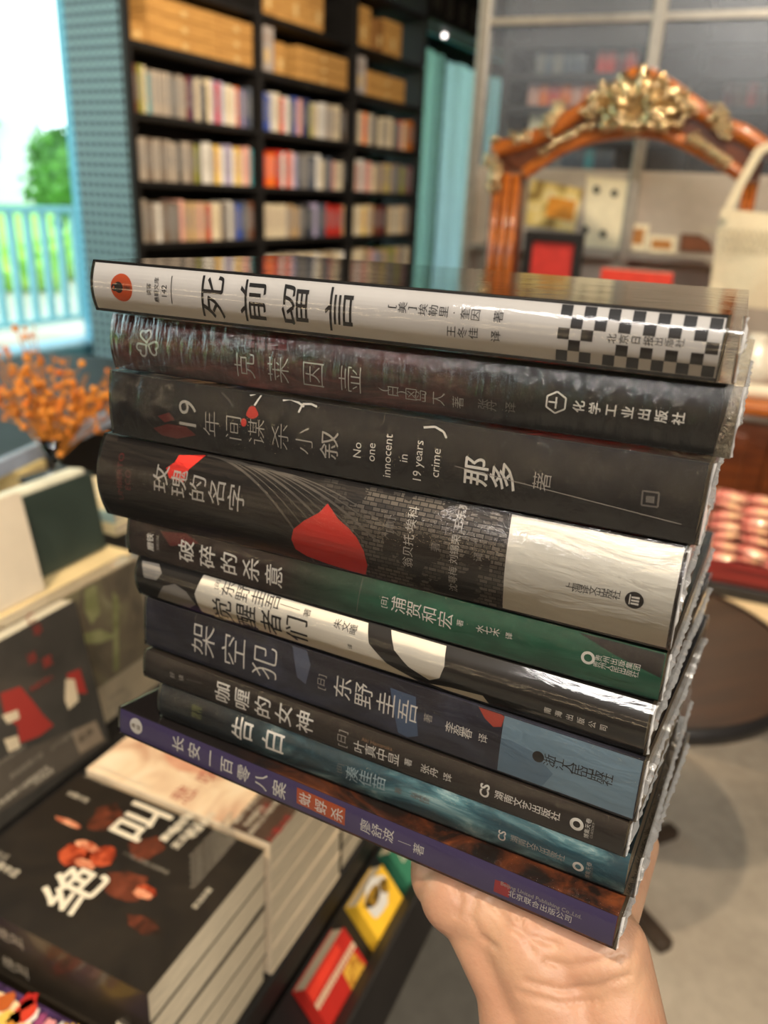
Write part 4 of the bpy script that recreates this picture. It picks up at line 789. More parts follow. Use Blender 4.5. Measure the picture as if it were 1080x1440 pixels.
for k in range(34):
    a = rn.uniform(-.95, .95); dpt = rn.uniform(-.5, .5); L = rn.uniform(.10, .26)*(1-.25*abs(a)); tip = Vector((a*.14, dpt*.06, L)); mid = Vector((a*.06, dpt*.035, L*.5)); pts = [Vector((0, 0, 0)), mid, tip]
    st.tube(pts, [.0016, .0014, .0008], 5)
    for j in range(rn.randint(5, 9)):
        s_ = rn.uniform(.45, 1.05); p = mid.lerp(tip, (s_-.45)/.6) + Vector((rn.gauss(0, .013), rn.gauss(0, .013), rn.gauss(0, .010))); st.tube([mid.lerp(tip, max(0, (s_-.6)/.6)), p], .0006, 4)
        blo.ball(p, rn.uniform(.0032, .0062), 0, 7)
st.build('stems', pm('dry_stem', rgb(190, 120, 40), .7), fl); t = NT('orange_blossom'); t.base(t.ramp(t.noise((40,)*3, 2), [(.35, rgb(214, 110, 20)), (.65, rgb(240, 160, 60))])); t.set(Roughness=.7); bl = blo.build('blossoms', t.mat, fl, smooth=True); bl['kind'] = 'stuff'
# ------------------------------------------------------------------ slanted rack below the table's edge
TAU = R(38); upv = -NR*math.sin(TAU) + Vector((0, 0, 1))*math.cos(TAU); nov = NR*math.cos(TAU) + Vector((0, 0, 1))*math.sin(TAU)
ro_ = TC + NR*.012 + Vector((0, 0, ZT-.04)); MK = frame(EA, upv, nov, ro_); KI = MK.inverted()
def kp(px, py): v = KI @ onpl(px, py, ro_, nov); return v.x, v.y
rk = thing('magazine_rack', 'black slanted rack holding face-out books below the table edge', 'rack', MK)
yl = kp(500, 1357)[1]; MB().box((-.45, yl-.05, -.022), (.48, .0, -.012)).build('back_board', m_blackwood, rk); MB().box((-.45, yl-.045, .0078), (.48, yl-.004, .03)).build('lip', m_blackwood, rk, bevel=.003)
KB = [('children_book', 'white and green book with dark blue print, first one in the slanted rack', (300, 1400), (332, 1420), rgb(226, 230, 224)), ('red_book', 'red book with a cream lattice pattern in the slanted rack', (400, 1360), (474, 1300), rgb(176, 40, 32)),
      ('comic_book', 'yellow and white book with a black picture in the slanted rack', (492, 1270), (552, 1250), rgb(226, 180, 50)), ('green_book', 'dark green book at the end of the slanted rack, next to the yellow book', (556, 1225), (586, 1205), rgb(50, 110, 84))]
for i, (nm, lab, a, c, col) in enumerate(KB):
    xa, ya = kp(*a); xc, yc = kp(*c)
    if i == 0: xa -= .09
    if i == 3: xc = xa+.06
    yb = yl-.035; o = flat_book(nm, lab, MK @ Matrix.Translation((xa, yb, -.0115)), xc-xa, -yb-.004, .018, pm(nm + '_cover', col, .45)); w_ = xc-xa; h_ = -yb-.004; zz2 = .0182
    if i == 0:
        pr(o, [[(w_*.45, h_*.55), (w_*.9, h_*.6), (w_*.85, h_*.98), (w_*.5, h_*.95)]], pm('blue_print', rgb(40, 50, 110), .5), zz2); pr(o, [[(w_*.92, 0), (w_, 0), (w_, h_*.9), (w_*.92, h_*.9)]], pm('green_print', rgb(90, 150, 90), .5), zz2)
    if i == 1:
        pr(o, [[(.002, h_*.80), (w_*.75, h_*.84), (w_*.75, h_*.97), (.002, h_*.95)]], pm('bright_red_print', rgb(214, 62, 44), .4), zz2)
        b = MB(); n_ = 16
        for k in range(n_):
            for yy in (.70, .74): b.prism(ell(w_*(k+.5)/n_, h_*yy, w_/n_*.42, .0022, 10), zz2, zz2+.0003)
        b.build('lattice_print', pm('cream_lattice', rgb(206, 186, 156), .5), o); pr(o, [[(w_*.55, h_*.2), (w_*.98, h_*.25), (w_*.9, h_*.66), (w_*.6, h_*.64)]], cover_mat('gold_print', [(.35, rgb(150, 90, 30)), (.65, rgb(226, 180, 70))], (80, 80, 80)), zz2)
    if i == 2:
        pr(o, [blob(w_*.5, h_*.8, w_*.45, h_*.22, seed=60)], pm('grey_white_print', rgb(200, 198, 192), .5), zz2); pr(o, [blob(w_*.4, h_*.86, w_*.25, h_*.1, seed=61), blob(w_*.75, h_*.78, w_*.12, h_*.1, seed=62)], cover_mat('black_gold_print', [(.4, rgb(30, 28, 24)), (.62, rgb(170, 130, 40))], (90, 90, 90)), zz2+.0004)
    if i == 3: ln(o, '山海', w_*.5, h_*.8, .02, m_ctext, zz2)
# ================================================================== THE HELD STACK
FIT = [[-0.10265, -0.07294, 0.28914, 0.91557, 0.18161, -0.35881, 0.39832, -0.28662, 0.87132, 0.05539, -0.94067, -0.33476, 0.20875, 0.01684], [-0.10094, -0.05495, 0.30482, 0.90636, 0.18399, -0.38035, 0.41869, -0.27027, 0.86698, 0.05671, -0.94504, -0.32199, 0.21247, 0.01964], [-0.10429, -0.03068, 0.31138, 0.90367, 0.18623, -0.38562, 0.42362, -0.25693, 0.86864, 0.06269, -0.94832, -0.31107, 0.21319, 0.02382], [-0.11153, 0.00025, 0.32651, 0.9013, 0.18733, -0.3906, 0.42785, -0.24368, 0.87038, 0.06787, -0.95159, -0.29978, 0.21795, 0.03266], [-0.10552, 0.01675, 0.33527, 0.89038, 0.19268, -0.41244, 0.44933, -0.2267, 0.86412, 0.073, -0.95472, -0.28843, 0.21314, 0.01576], [-0.10321, 0.03439, 0.34227, 0.87934, 0.19619, -0.4339, 0.46989, -0.20971, 0.85745, 0.07723, -0.95788, -0.27659, 0.20941, 0.0171], [-0.1025, 0.05685, 0.34744, 0.8743, 0.19714, -0.44354, 0.47837, -0.19525, 0.85618, 0.08218, -0.96074, -0.26502, 0.20771, 0.02161], [-0.1027, 0.07058, 0.34696, 0.87983, 0.19523, -0.43334, 0.46696, -0.1852, 0.86467, 0.08855, -0.96311, -0.25411, 0.20392, 0.01196], [-0.09618, 0.08769, 0.34708, 0.88857, 0.19137, -0.41693, 0.44901, -0.17649, 0.87592, 0.09404, -0.96552, -0.24275, 0.19707, 0.01474], [-0.11667, 0.09725, 0.35539, 0.87427, 0.19731, -0.44352, 0.47487, -0.15808, 0.86574, 0.10071, -0.96751, -0.2319, 0.21762, 0.012]]
BULGE = [.0022, .0022, .0012, .0050, .0010, .0028, .0006, .0008, .0016, .0004]; DEPTH = .147
FRM = []
for a in FIT:
    s_, w_, u_3, o_ = CM @ Vector(a[3:6]), CM @ Vector(a[6:9]), CM @ Vector(a[9:12]), EYE + CM @ Vector(a[0:3])
    u_3 = s_.cross(w_).normalized(); FRM.append((frame(s_, w_, u_3, o_), a[12], a[13]))
def sy_at(i, v): t = FRM[i][2]; q = min(1, max(0, v/t)); return -BULGE[i]*(1-(2*q-1)**2)
def uv(i, px, py):                                            # pixel -> spine coordinates of held book i
    M, L, t = FRM[i]; n = M.to_3x3() @ Vector((0, 1, 0)); y = 0; I = M.inverted()
    for _ in range(4):
        p = I @ onpl(px, py, M @ Vector((0, y, 0)), n); y = sy_at(i, p.z)
    return p.x, p.z
HELD = {}
def wrapmap(i, verts, faces, off):
    """lay a flat (u, v) mesh on the rounded spine"""
    M, L, t = FRM[i]; bm = bmesh.new(); bv = [bm.verts.new((min(L-.0003, max(.0003, q[0])), min(t-.0004, max(.0004, q[1])), q[2] if len(q) > 2 else 0)) for q in verts]
    for f in faces:
        try: bm.faces.new([bv[k] for k in f])
        except ValueError: pass
    for k in range(1, 14): bmesh.ops.bisect_plane(bm, geom=bm.verts[:]+bm.edges[:]+bm.faces[:], plane_co=(0, t*k/14, 0), plane_no=(0, 1, 0))
    for v in bm.verts: v.co = Vector((v.co.x, sy_at(i, v.co.y)-off-v.co.z, v.co.y))
    bmesh.ops.recalc_face_normals(bm, faces=bm.faces[:])
    return bm
def deco(i, name, polys, mat, off=.00010, px=True):
    """flat printed shapes on the spine of book i (polygons in photo pixels or in (u, v))"""
    b = MB(); vs = []; fs = []
    for p in polys:
        q = [uv(i, *c) for c in p] if px else p
        fs.append(tuple(range(len(vs), len(vs)+len(q)))); vs += q
    bm = wrapmap(i, vs, fs, off); me = bpy.data.meshes.new(name); bm.to_mesh(me); bm.free(); me.materials.append(mat)
    o = bpy.data.objects.new(name, me); COL.objects.link(o); o.parent = HELD[i]; return o
def text(i, name, s, p0, p1, size, mat, sx=1.0, sy=1.0, bold=0.0, mode='r', off=.00018):
    """a row of characters whose first and last are centred on two photo pixels; mode r: heads to the spine's left end, h: along the spine, l: one whole line across the spine"""
    u0, v0 = uv(i, *p0); u1, v1 = uv(i, *p1) if p1 else (u0, v0); vs = []; fs = []
    items = [s] if mode in 'hl' else list(s)
    for k, c in enumerate(items):
        if c == ' ': continue
        q = k/(len(items)-1) if len(items) > 1 else 0; gv, gf = glyphs(c, bold); b = len(vs); g8 = max(1, len(gv)//8); dz_ = [(4e-6*(j//g8) if bold > 0 else 0) for j in range(len(gv))]; u = u0+(u1-u0)*q; v = v0+(v1-v0)*q
        if mode == 'h':
            an = math.atan2(v1-v0, u1-u0); vs += [((u0+u1)/2 + x*size*sx*math.cos(an)-y*size*math.sin(an), (v0+v1)/2 + y*size*sy*math.cos(an)+x*size*math.sin(an), e) for (x, y), e in zip(gv, dz_)]
        else: vs += [(u - y*size*sy, v + x*size*sx, e) for (x, y), e in zip(gv, dz_)]
        fs += [tuple(b+j for j in f) for f in gf]
    bm = wrapmap(i, vs, fs, off); me = bpy.data.meshes.new(name); bm.to_mesh(me); bm.free(); me.materials.append(mat)
    o = bpy.data.objects.new(name, me); COL.objects.link(o); o.parent = HELD[i]; return o
def ring(i, c, r0, r1, n=40, squash=1.0):
    u, v = uv(i, *c); out = []
    for k in range(n):
        a, b = 2*math.pi*k/n, 2*math.pi*(k+1)/n
        out.append([(u+r0*math.cos(a), v+r0*math.sin(a)*squash), (u+r1*math.cos(a), v+r1*math.sin(a)*squash), (u+r1*math.cos(b), v+r1*math.sin(b)*squash), (u+r0*math.cos(b), v+r0*math.sin(b)*squash)])
    return out
def disc(i, c, r, n=40, squash=1.0): u, v = uv(i, *c); return [[(u+r*math.cos(2*math.pi*k/n), v+r*math.sin(2*math.pi*k/n)*squash) for k in range(n)]]
def stroke(pts, w):                                           # thin band along (u, v) points
    out = []
    for k in range(len(pts)-1):
        a, b = Vector(pts[k]), Vector(pts[k+1]); d = (b-a); d = d.normalized() if d.length else d; n = Vector((-d.y, d.x))*w/2; out.append([tuple(a-n), tuple(b-n), tuple(b+n), tuple(a+n)])
    return out
F_SMOOTH = film('wrap_smooth', .06, (25, 25, 60), 1.2, .004); F_WRINK = film('wrap_wrinkled', .5, (320, 60, 60), 1.25, .008); F_CRINK = film('wrap_crinkled', .34, (110, 50, 70), 1.1, .006); F_TIGHT = film('wrap_tight', .2, (40, 40, 160), 1.1, .004)
m_seam = film('wrap_seam', .1, (200, 200, 200), .5, .42, .2)
def held_book(i, label, cov, wrap, hard=False, right=.0012, left=.0008, depth=DEPTH):
    M, L, t = FRM[i]; HELD[i] = o = thing('wrapped_book', label, 'book', M, None)
    ct = .0022 if hard else .0005; n = 14; outer = [(sy_at(i, t*k/n), t*k/n) for k in range(n+1)]
    ins = [(sy_at(i, t*k/n)+ct, ct+(t-2*ct)*k/n) for k in range(n+1)]
    prof = [(depth, 0)] + outer + [(depth, t), (depth, t-ct)] + ins[::-1] + [(depth, ct)]
    b = MB(); m = len(prof); X = Matrix(((0, 0, 1, 0), (1, 0, 0, 0), (0, 1, 0, 0), (0, 0, 0, 1)))   # (y, z, x) -> (x, y, z)
    nx = 1; vs = [(0, y, z) for y, z in prof] + [(L, y, z) for y, z in prof]
    fs = [(k, (k+1) % m, m+(k+1) % m, m+k) for k in range(m)]
    # end caps as quads between the outer and inner outline
    O = [0] + list(range(1, n+2)) + [n+2]; I = [m-1] + [n+3+1+(n-k) for k in range(n+1)] + [n+3]
    for base, rev in ((0, False), (m, True)):
        for k in range(len(O)-1):
            f = (base+O[k], base+O[k+1], base+I[k+1], base+I[k]); fs.append(f[::-1] if rev else f)
    b.add(vs, fs); c = b.build('cover', cov, o); c.data.polygons.foreach_set('use_smooth', [False]*len(c.data.polygons))
    bm = bmesh.new(); bm.from_mesh(c.data); bmesh.ops.recalc_face_normals(bm, faces=bm.faces[:]); bm.to_mesh(c.data); bm.free()
    for p in c.data.polygons: p.use_smooth = len(p.vertices) == 4 and abs(p.normal.x) < .5
    sb = c.modifiers.new('split', 'EDGE_SPLIT'); sb.split_angle = R(35)
    e = .003 if hard else .0002
    MB().box((e, ct+.0015, ct), (L-e, depth-(.004 if hard else .0006), t-ct)).build('page_block', m_pages, o)
    g = .00032; n2 = 14; pr_ = [(sy_at(i, t*k/n2)-g, t*k/n2) for k in range(n2+1)]; pr_[0] = (pr_[0][0], -g); pr_[-1] = (pr_[-1][0], t+g); pr_ = [(depth+g, -g)] + pr_ + [(depth+g, t+g)]
    m2 = len(pr_); xs = [-left, .004, L*.25, L*.5, L*.75, L-.004, L+right]; vs = []; fs = []
    for x in xs: vs += [(x, y, z) for y, z in pr_]
    for k in range(len(xs)-1):
        for j in range(m2): fs.append((k*m2+j, k*m2+(j+1) % m2, (k+1)*m2+(j+1) % m2, (k+1)*m2+j))
    fs += [tuple(range(m2))[::-1], tuple((len(xs)-1)*m2+j for j in range(m2))]
    wb_ = MB().add(vs, fs).build('plastic_wrap', wrap, o); 
    bm = bmesh.new(); bm.from_mesh(wb_.data); bmesh.ops.recalc_face_normals(bm, faces=bm.faces[:]); bm.to_mesh(wb_.data); bm.free()
    for p in wb_.data.polygons: p.use_smooth = abs(p.normal.x) < .5
    sb = wb_.modifiers.new('split', 'EDGE_SPLIT'); sb.split_angle = R(35)
    # crumpled seam along the right end
    rn = random.Random(i); b = MB(); N = 60; pv = []
    for k in range(N+1):
        y = -.0005+(depth+.001)*k/N; z0_ = t*(.45+.05*math.sin(k*.21+i*1.7)+rn.uniform(-.03, .03)); h = .0007+rn.uniform(0, .0009); jx = rn.uniform(-.0004, .0004)
        pv += [(L+right-.0004, y, z0_-.001), (L+right+h*.6, y+jx, z0_+rn.uniform(-.0003, .0003)), (L+right+h, y+jx, z0_+.0007), (L+right-.0004, y, z0_+.0014)]
    b.add(pv, [(4*k+j, 4*k+j+1, 4*k+j+5, 4*k+j+4) for k in range(N) for j in range(3)]); b.build('wrap_seam', m_seam, wb_)
    b = MB(); pv = []
    for k in range(13):
        z = t*k/12; jx = rn.uniform(.0001, .0008); y = sy_at(i, z); pv += [(L+right-.0003, y-g, z), (L+right+jx, y+.0008, z), (L+right+jx*.5, y+.003, z)]
    b.add(pv, [(3*k+j, 3*k+j+1, 3*k+j+4, 3*k+j+3) for k in range(12) for j in range(2)]); b.build('wrap_seam', m_seam, wb_)
    return o
def pg(name, c, rough=.45): return pm(name, c, rough, vary=.02)
W_ = pg('white_ink', rgb(226, 222, 212)); WD = pg('pale_ink', rgb(176, 170, 160)); K_ = pg('black_ink', rgb(20, 19, 20)); RD = pg('red_ink', rgb(206, 48, 36)); OR = pg('orange_seal', rgb(200, 84, 38)); GY = pg('grey_ink', rgb(110, 104, 98)); DG = pg('dim_ink', rgb(72, 66, 64)); BRD = pg('dark_red_ink', rgb(96, 24, 22))
# --- 1 white spine, black chequers
held_book(0, 'white-spined book with a black checkerboard end, topmost of the held stack', pg('glossy_black_cover', rgb(24, 23, 24), .25), F_SMOOTH, False, .0045)
L, t = FRM[0][1:]
deco(0, 'white_spine_print', [[(0, .0006), (L, .0006), (L, t-.0006), (0, t-.0006)]], pg('white_spine', rgb(216, 212, 206), .4), .00005, False)
deco(0, 'red_seal', disc(0, (171, 404.5), .0047), OR, .00010, False)
deco(0, 'seal_mark', disc(0, (167, 404), .0019) + ring(0, (161, 404), .0006, .0013, 20), K_, .00014, False); text(0, 'seal_lettering', '读客', (177, 405), (181, 405.3), .0018, K_)
for p, s in (((209.5, 407), '读客'), ((220, 408), '悬疑文库'), ((231, 409), '142')): text(0, 'series_lettering', s, p, None, .0021 if s != '142' else .0030, K_, mode='l')
deco(0, 'spine_rule', stroke([uv(0, 242.5, 388), uv(0, 242.5, 427)], .0003), K_, .00014, False)
text(0, 'title_lettering', '死前留言', (299, 418), (476.5, 436), .0120, K_, 1.22, .86, .006)
text(0, 'author_lettering', '[美]埃勒里·奎因', (552, 431), (669, 443), .0031, K_, 1.15); text(0, 'author_lettering', '著', (701, 445.5), None, .0031, K_, 1.15)
text(0, 'translator_lettering', '王冬佳', (634.6, 466), (665.6, 468.7), .0031, K_, 1.15); text(0, 'translator_lettering', '译', (697, 473), None, .0031, K_, 1.15)
ua, va = uv(0, 782, 490); ub_, vb_ = uv(0, 1012, 505); cw = (L-.0008-ua)/13; chk = []
for r in range(5):
    for c in range(13):
        on = ((r+c) % 2 == 0) and (r != 2 or c in (0, 2, 12)) and not (r == 1 and c in ()) and not (r == 3 and c == 3)
        if r in (1, 3): on = on and c % 2 == 1
        if on: h_ = (t-.0014)/5; v1 = t-.0007-r*h_; chk.append([(ua+c*cw, v1-h_), (ua+(c+1)*cw, v1-h_), (ua+(c+1)*cw, v1), (ua+c*cw, v1)])
deco(0, 'checkerboard_print', chk, K_, .00010, False)
text(0, 'publisher_lettering', '北京日报', (860, 476), (912, 479.5), .0027, K_, 1.0, 1, .012); text(0, 'publisher_lettering', '出版社', (926, 480.5), (956, 482.5), .0025, K_, 1.0)
# --- 2 dark brown-red
t_ = NT('brown_red_cover'); n_ = t_.noise((26, 26, 120), 6, .7, .6); fade = t_.math('SUBTRACT', 1, t_.axis(0, .10, .155), True)
t_.base(t_.mix(fade, rgb(24, 23, 22), t_.ramp(n_, [(.35, rgb(36, 24, 22)), (.53, rgb(88, 48, 43)), (.72, rgb(150, 86, 76))]))); t_.set(Roughness=.38, Specular_IOR_Level=.3)
held_book(1, 'dark brown spine with white trefoil mark and thin title, second in the held stack', t_.mat, F_WRINK, True, .0045)
tre = []
for k in range(3):
    a0 = R(100+120*k); cu, cv = uv(1, 207, 484); cu += .0026*math.cos(a0); cv += .0026*math.sin(a0); heart = []
    for j in range(29):
        q = 2*math.pi*j/28; hx = 16*math.sin(q)**3; hy = 13*math.cos(q)-5*math.cos(2*q)-2*math.cos(3*q)-math.cos(4*q); hx, hy = hx*.00016, (hy+10)*.00016-.0012
        heart.append((cu+hy*math.cos(a0)-hx*math.sin(a0), cv+hy*math.sin(a0)+hx*math.cos(a0)))
    tre += stroke(heart, .0007)
deco(1, 'trefoil_emblem', tre, WD, .00014, False)
deco(1, 'red_grid_print', [[uv(1, 346+k*15, 468+k*1.4+j*11), uv(1, 358+k*15, 469+k*1.4+j*11), uv(1, 358+k*15, 478+k*1.4+j*11), uv(1, 346+k*15, 477+k*1.4+j*11)] for k in range(4) for j in range(2)], BRD, .00012, False)
text(1, 'ghost_lettering', 'クラインの壺', (262, 483), (340, 489), .0058, DG, 1, 1, -.01); text(1, 'series_lettering', '悬疑馆', (228, 478), (228, 494), .0019, DG)
text(1, 'title_lettering', '克莱因壶', (344, 514), (492, 533.5), .0092, WD, 1.05, 1, -.012)
text(1, 'author_lettering', '(日)冈岛二人', (541, 548), (617, 561), .0046, WD, 1.0, 1, -.01); text(1, 'author_lettering', '著', (644, 566), None, .0042, WD, 1, 1, -.01)
text(1, 'translator_lettering', '张舟', (679.5, 568), (691, 570.5), .0036, GY); text(1, 'translator_lettering', '译', (718, 573), None, .0036, GY)
hx = [(uv(1, 782, 566)[0]+.0032*math.cos(R(60*k+30)), uv(1, 782, 566)[1]+.0032*math.sin(R(60*k+30))) for k in range(7)]
deco(1, 'hexagon_emblem', stroke(hx, .0005) + stroke([(hx[0][0]-.0024, uv(1, 782, 566)[1]), (hx[0][0]-.0050, uv(1, 782, 566)[1])], .0005) + stroke([(uv(1, 782, 566)[0], uv(1, 782, 566)[1]-.0018), (uv(1, 782, 566)[0], uv(1, 782, 566)[1]+.0016)], .0005), W_, .00014, False)
text(1, 'publisher_lettering', '化学工业出版社', (814, 571.5), (954, 588.6), .0036, W_, 1, 1, .02)
# --- 3 black, 19 years
t_ = NT('black_grey_cover'); t_.base(t_.ramp(t_.noise((18, 18, 40), 4), [(.35, rgb(22, 22, 23)), (.7, rgb(36, 36, 38))])); t_.set(Roughness=.35, Specular_IOR_Level=.3)
held_book(2, 'black spine with small white English words, third book in the held stack', t_.mat, F_CRINK, False, .0012)
deco(2, 'red_splatter', [[uv(2, 355+8*math.cos(a)*(1+.2*math.sin(3*a)), 580+9*math.sin(a)) for a in [k*.449 for k in range(14)]], [uv(2, 343+4*math.cos(a), 594+6*math.sin(a)) for a in [k*.63 for k in range(10)]]], RD, .00012, False)
deco(2, 'red_leaf_print', [[uv(2, *p) for p in ((216, 602), (236, 596), (262, 600), (276, 612), (250, 617), (228, 612))], [uv(2, *p) for p in ((222, 585), (238, 580), (246, 590), (232, 594))]], BRD, .00011, False)
text(2, 'title_lettering', '19', (264, 581), None, .0125, WD, 1, .9, -.006, mode='l')
text(2, 'title_lettering', '年间谋杀小叙', (297, 596), (463, 626), .0090, WD, 1.15, .85, -.016)
for pts in (((352, 556), (360, 549), (368, 552), (358, 570)), ((398, 563), (408, 561), (420, 566), (428, 572)), ((420, 580), (426, 568), (438, 568), (446, 572)), ((596, 601), (612, 600), (624, 607), (628, 616)), ((312, 552), (322, 562), (328, 572))):
    deco(2, 'brush_stroke', stroke([uv(2, *p) for p in pts], .0007), W_ if pts[0][0] > 330 else DG, .00012, False)
for s, p in (('No', (502.6, 632.6)), ('one', (524, 636)), ('innocent', (545, 641)), ('in', (568, 644)), ('19 years', (589.5, 648)), ('crime', (613, 651))): text(2, 'english_lettering', s, p, None, .0042, W_, mode='l')
text(2, 'author_lettering', '那多', (670, 663), (707, 669.6), .0088, W_, 1.1, 1, .012); text(2, 'author_lettering', '著', (762, 677), None, .0062, WD, 1, 1, -.01)
sq = [uv(2, *p) for p in ((904, 690), (927, 693), (925, 713), (902, 710), (904, 690))]; deco(2, 'square_emblem', stroke(sq, .0005) + [[uv(2, *p) for p in ((909, 697), (921, 698), (920, 708), (908, 706))]], GY, .00013, False)
deco(2, 'wrap_seam_line', stroke([uv(2, 640+k*24.5, 655+k*6.3) for k in range(14)], .00022), GY, .00040, False)
# --- 4 dark engraved, red drop, white end
t_ = NT('engraved_cover'); n1_ = t_.noise((4, 30, 260), 5, .6, 1.5); brk = t_.n('ShaderNodeTexBrick'); brk.inputs['Scale'].default_value = 1
brk.inputs['Color1'].default_value = rgb(54, 48, 42); brk.inputs['Color2'].default_value = rgb(104, 96, 86); brk.inputs['Mortar'].default_value = rgb(22, 20, 18); brk.inputs['Brick Width'].default_value = .5; brk.inputs['Row Height'].default_value = .25; brk.inputs['Mortar Size'].default_value = .03
t_.l(t_.coord((170, 1, 170), rot=(R(90), 0, 0)), brk.inputs['Vector'])
msk = t_.math('MULTIPLY', t_.axis(0, .095, .118), t_.math('GREATER_THAN', t_.noise((70, 70, 70), 4), .48), True)
t_.base(t_.mix(msk, t_.ramp(n1_, [(.4, rgb(27, 24, 21)), (.6, rgb(48, 42, 37)), (.72, rgb(84, 74, 64))]), brk.outputs[0])); t_.set(Roughness=.35, Specular_IOR_Level=.3)
held_book(3, 'thickest held book, dark rounded spine with a red drop and white end', t_.mat, F_TIGHT, True, .0010)
L, t = FRM[3][1:]
ARC = pg('engraving_grey', rgb(78, 72, 64))
for k in range(9): deco(3, 'engraved_arc', stroke([uv(3, 292+k*9+(150+k*6)*(j/14)**1.1, 640+k*2.5+(150-k*7)*(j/14)**1.9) for j in range(15)], .00035 if k % 3 else .0008), ARC, .00008, False)
deco(3, 'red_drop', [[(461, 708), (449, 721), (428, 732), (413, 744), (410, 758), (416, 772), (432, 782), (462, 793), (497, 806), (515, 809), (517, 795), (512, 775), (502, 756), (490, 742), (476, 730), (468, 718)]], RD, .00014)
deco(3, 'red_scrap', [[(252, 640), (290, 640), (266, 660), (258, 678), (238, 672), (234, 658), (246, 650)]], RD, .00012)
text(3, 'title_lettering', '玫瑰的名字', (226, 673), (332, 701), .0088, WD, 1.25, .9, .0); text(3, 'author_lettering', 'UMBERTO', (168, 671), None, .0036, BRD, 1.15, 1, mode='l'); text(3, 'author_lettering', 'ECO', (180, 675), None, .0036, BRD, 1.15, 1, mode='l')
wl = [uv(3, *p) for p in ((720, 724), (716, 752), (711, 790), (708, 830), (707, 857))]; deco(3, 'white_end_print', [[(wl[0][0], t-.0004)] + wl[1:-1] + [(wl[-1][0], .0004), (L, .0004), (L, t-.0004)]], pg('white_end', rgb(206, 202, 190), .45), .00012, False)
text(3, 'publisher_lettering', '上海译文出版社', (801, 824.5), (866.5, 836.5), .0030, K_, 1.1, .9)
deco(3, 'publisher_emblem', disc(3, (892, 844), .0027), K_, .00018, False); cu, cv = uv(3, 892, 844)
deco(3, 'emblem_strokes', stroke([(cu-.0013, cv-.0016), (cu-.0013, cv+.0016)], .0003) + [[(cu-.0010+.0001, cv+d), (cu+.0014, cv+d), (cu+.0014, cv+d+.0007), (cu-.0009, cv+d+.0005)] for d in (-.0014, -.0004, .0006)], W_, .00022, False)
text(3, 'writer_lettering', '翁贝托·埃科', (575, 757), None, .0040, WD, 1.0, 1, mode='l'); text(3, 'writer_lettering', '[意]', (549, 738), None, .0032, GY, mode='l'); text(3, 'writer_lettering', '著', (612, 769), None, .0034, GY)
text(3, 'translator_lettering', '沈萼梅 刘锡荣 王东亮', (639, 773), None, .0033, WD, 1.0, 1, mode='l'); text(3, 'translator_lettering', '译', (672.5, 783), None, .0034, GY)
# --- 5 dark to green
t_ = NT('dark_green_cover'); n_ = t_.noise((60, 60, 160), 4); g_ = t_.axis(0, .075, .12)
t_.base(t_.mix(g_, t_.ramp(n_, [(.35, rgb(34, 28, 26)), (.65, rgb(58, 44, 40))]), t_.ramp(n_, [(.35, rgb(24, 82, 62)), (.65, rgb(34, 102, 76))]))); t_.set(Roughness=.38, Specular_IOR_Level=.3)
held_book(4, 'spine fading from black to green with a brush title, fifth in the held stack', t_.mat, F_TIGHT, False, .0010)
text(4, 'imprint_lettering', '磨铁', (211.5, 762), (211.5, 762), .0038, W_, 1, 1, .02, mode='l'); text(4, 'imprint_lettering', 'XIRON', (222, 764), None, .0020, WD, mode='l')
deco(4, 'red_smear', [[uv(4, *p) for p in ((226, 747), (262, 750), (280, 764), (240, 768))]], BRD, .00010, False)
text(4, 'title_lettering', '破碎的杀意', (262, 775), (385, 810), .0098, W_, 1.0, .86, .006)
deco(4, 'vertical_rule', stroke([uv(4, 511, 812), uv(4, 502, 860)], .0002), GY, .00012, False)
text(4, 'author_lettering', '[日]', (541, 847), None, .0026, W_, mode='l'); text(4, 'author_lettering', '浦贺和宏', (560.5, 851), (626, 872), .0060, W_, 1.05, 1, .0); text(4, 'author_lettering', '著', (647, 876), None, .0026, W_)
text(4, 'translator_lettering', '水七木', (675, 884), (697.5, 889), .0030, W_); text(4, 'translator_lettering', '译', (716, 894), None, .0026, W_)
L, t = FRM[4][1:]; c1 = uv(4, 815, 884); deco(4, 'black_wedge', [[(c1[0], t-.0004), (c1[0]+.012, t*.72), (c1[0]+.03, t*.5), (L, t*.42), (L, t-.0004)]], K_, .00010, False)
deco(4, 'publisher_emblem', ring(4, (827, 925), .0013, .0022, 28), W_, .00014, False); text(4, 'publisher_lettering', '贵州出版集团', (842, 925), (896, 938), .0023, W_); text(4, 'publisher_lettering', '贵州人民出版社', (839, 934), (893, 948), .0023, W_)
# --- 6 black and white shapes
t_ = NT('black_grain_cover'); t_.base(t_.ramp(t_.noise((30, 30, 90), 3), [(.35, rgb(30, 29, 28)), (.7, rgb(44, 42, 40))])); t_.set(Roughness=.35, Specular_IOR_Level=.3)
held_book(5, 'black spine with grey arches and a broad white title field, sixth in the held stack', t_.mat, F_SMOOTH, False, .0012)
GRP = pg('grey_arch_print', rgb(140, 136, 130)); WP = pg('white_field_print', rgb(214, 208, 194))
deco(5, 'grey_arch', [[(200, 788), (224, 793), (228, 806), (220, 816), (203, 812)], [(222, 840), (230, 824), (246, 821), (262, 832), (276, 850), (268, 856), (240, 846)]], GRP, .00010)
L, t = FRM[5][1:]; a0 = uv(5, 284, 812)[0]; a1 = uv(5, 519, 873)[0]; a2 = uv(5, 560, 910); a3 = uv(5, 600, 935)
deco(5, 'white_field', [[(a0, .0004), (a0-.002, t*.5), (a0+.0005, t-.0004), (a1, t-.0004), (a1+.002, t*.6), (a2[0]-.004, t*.25), (a2[0]+.008, .0004)]], WP, .00010, False)
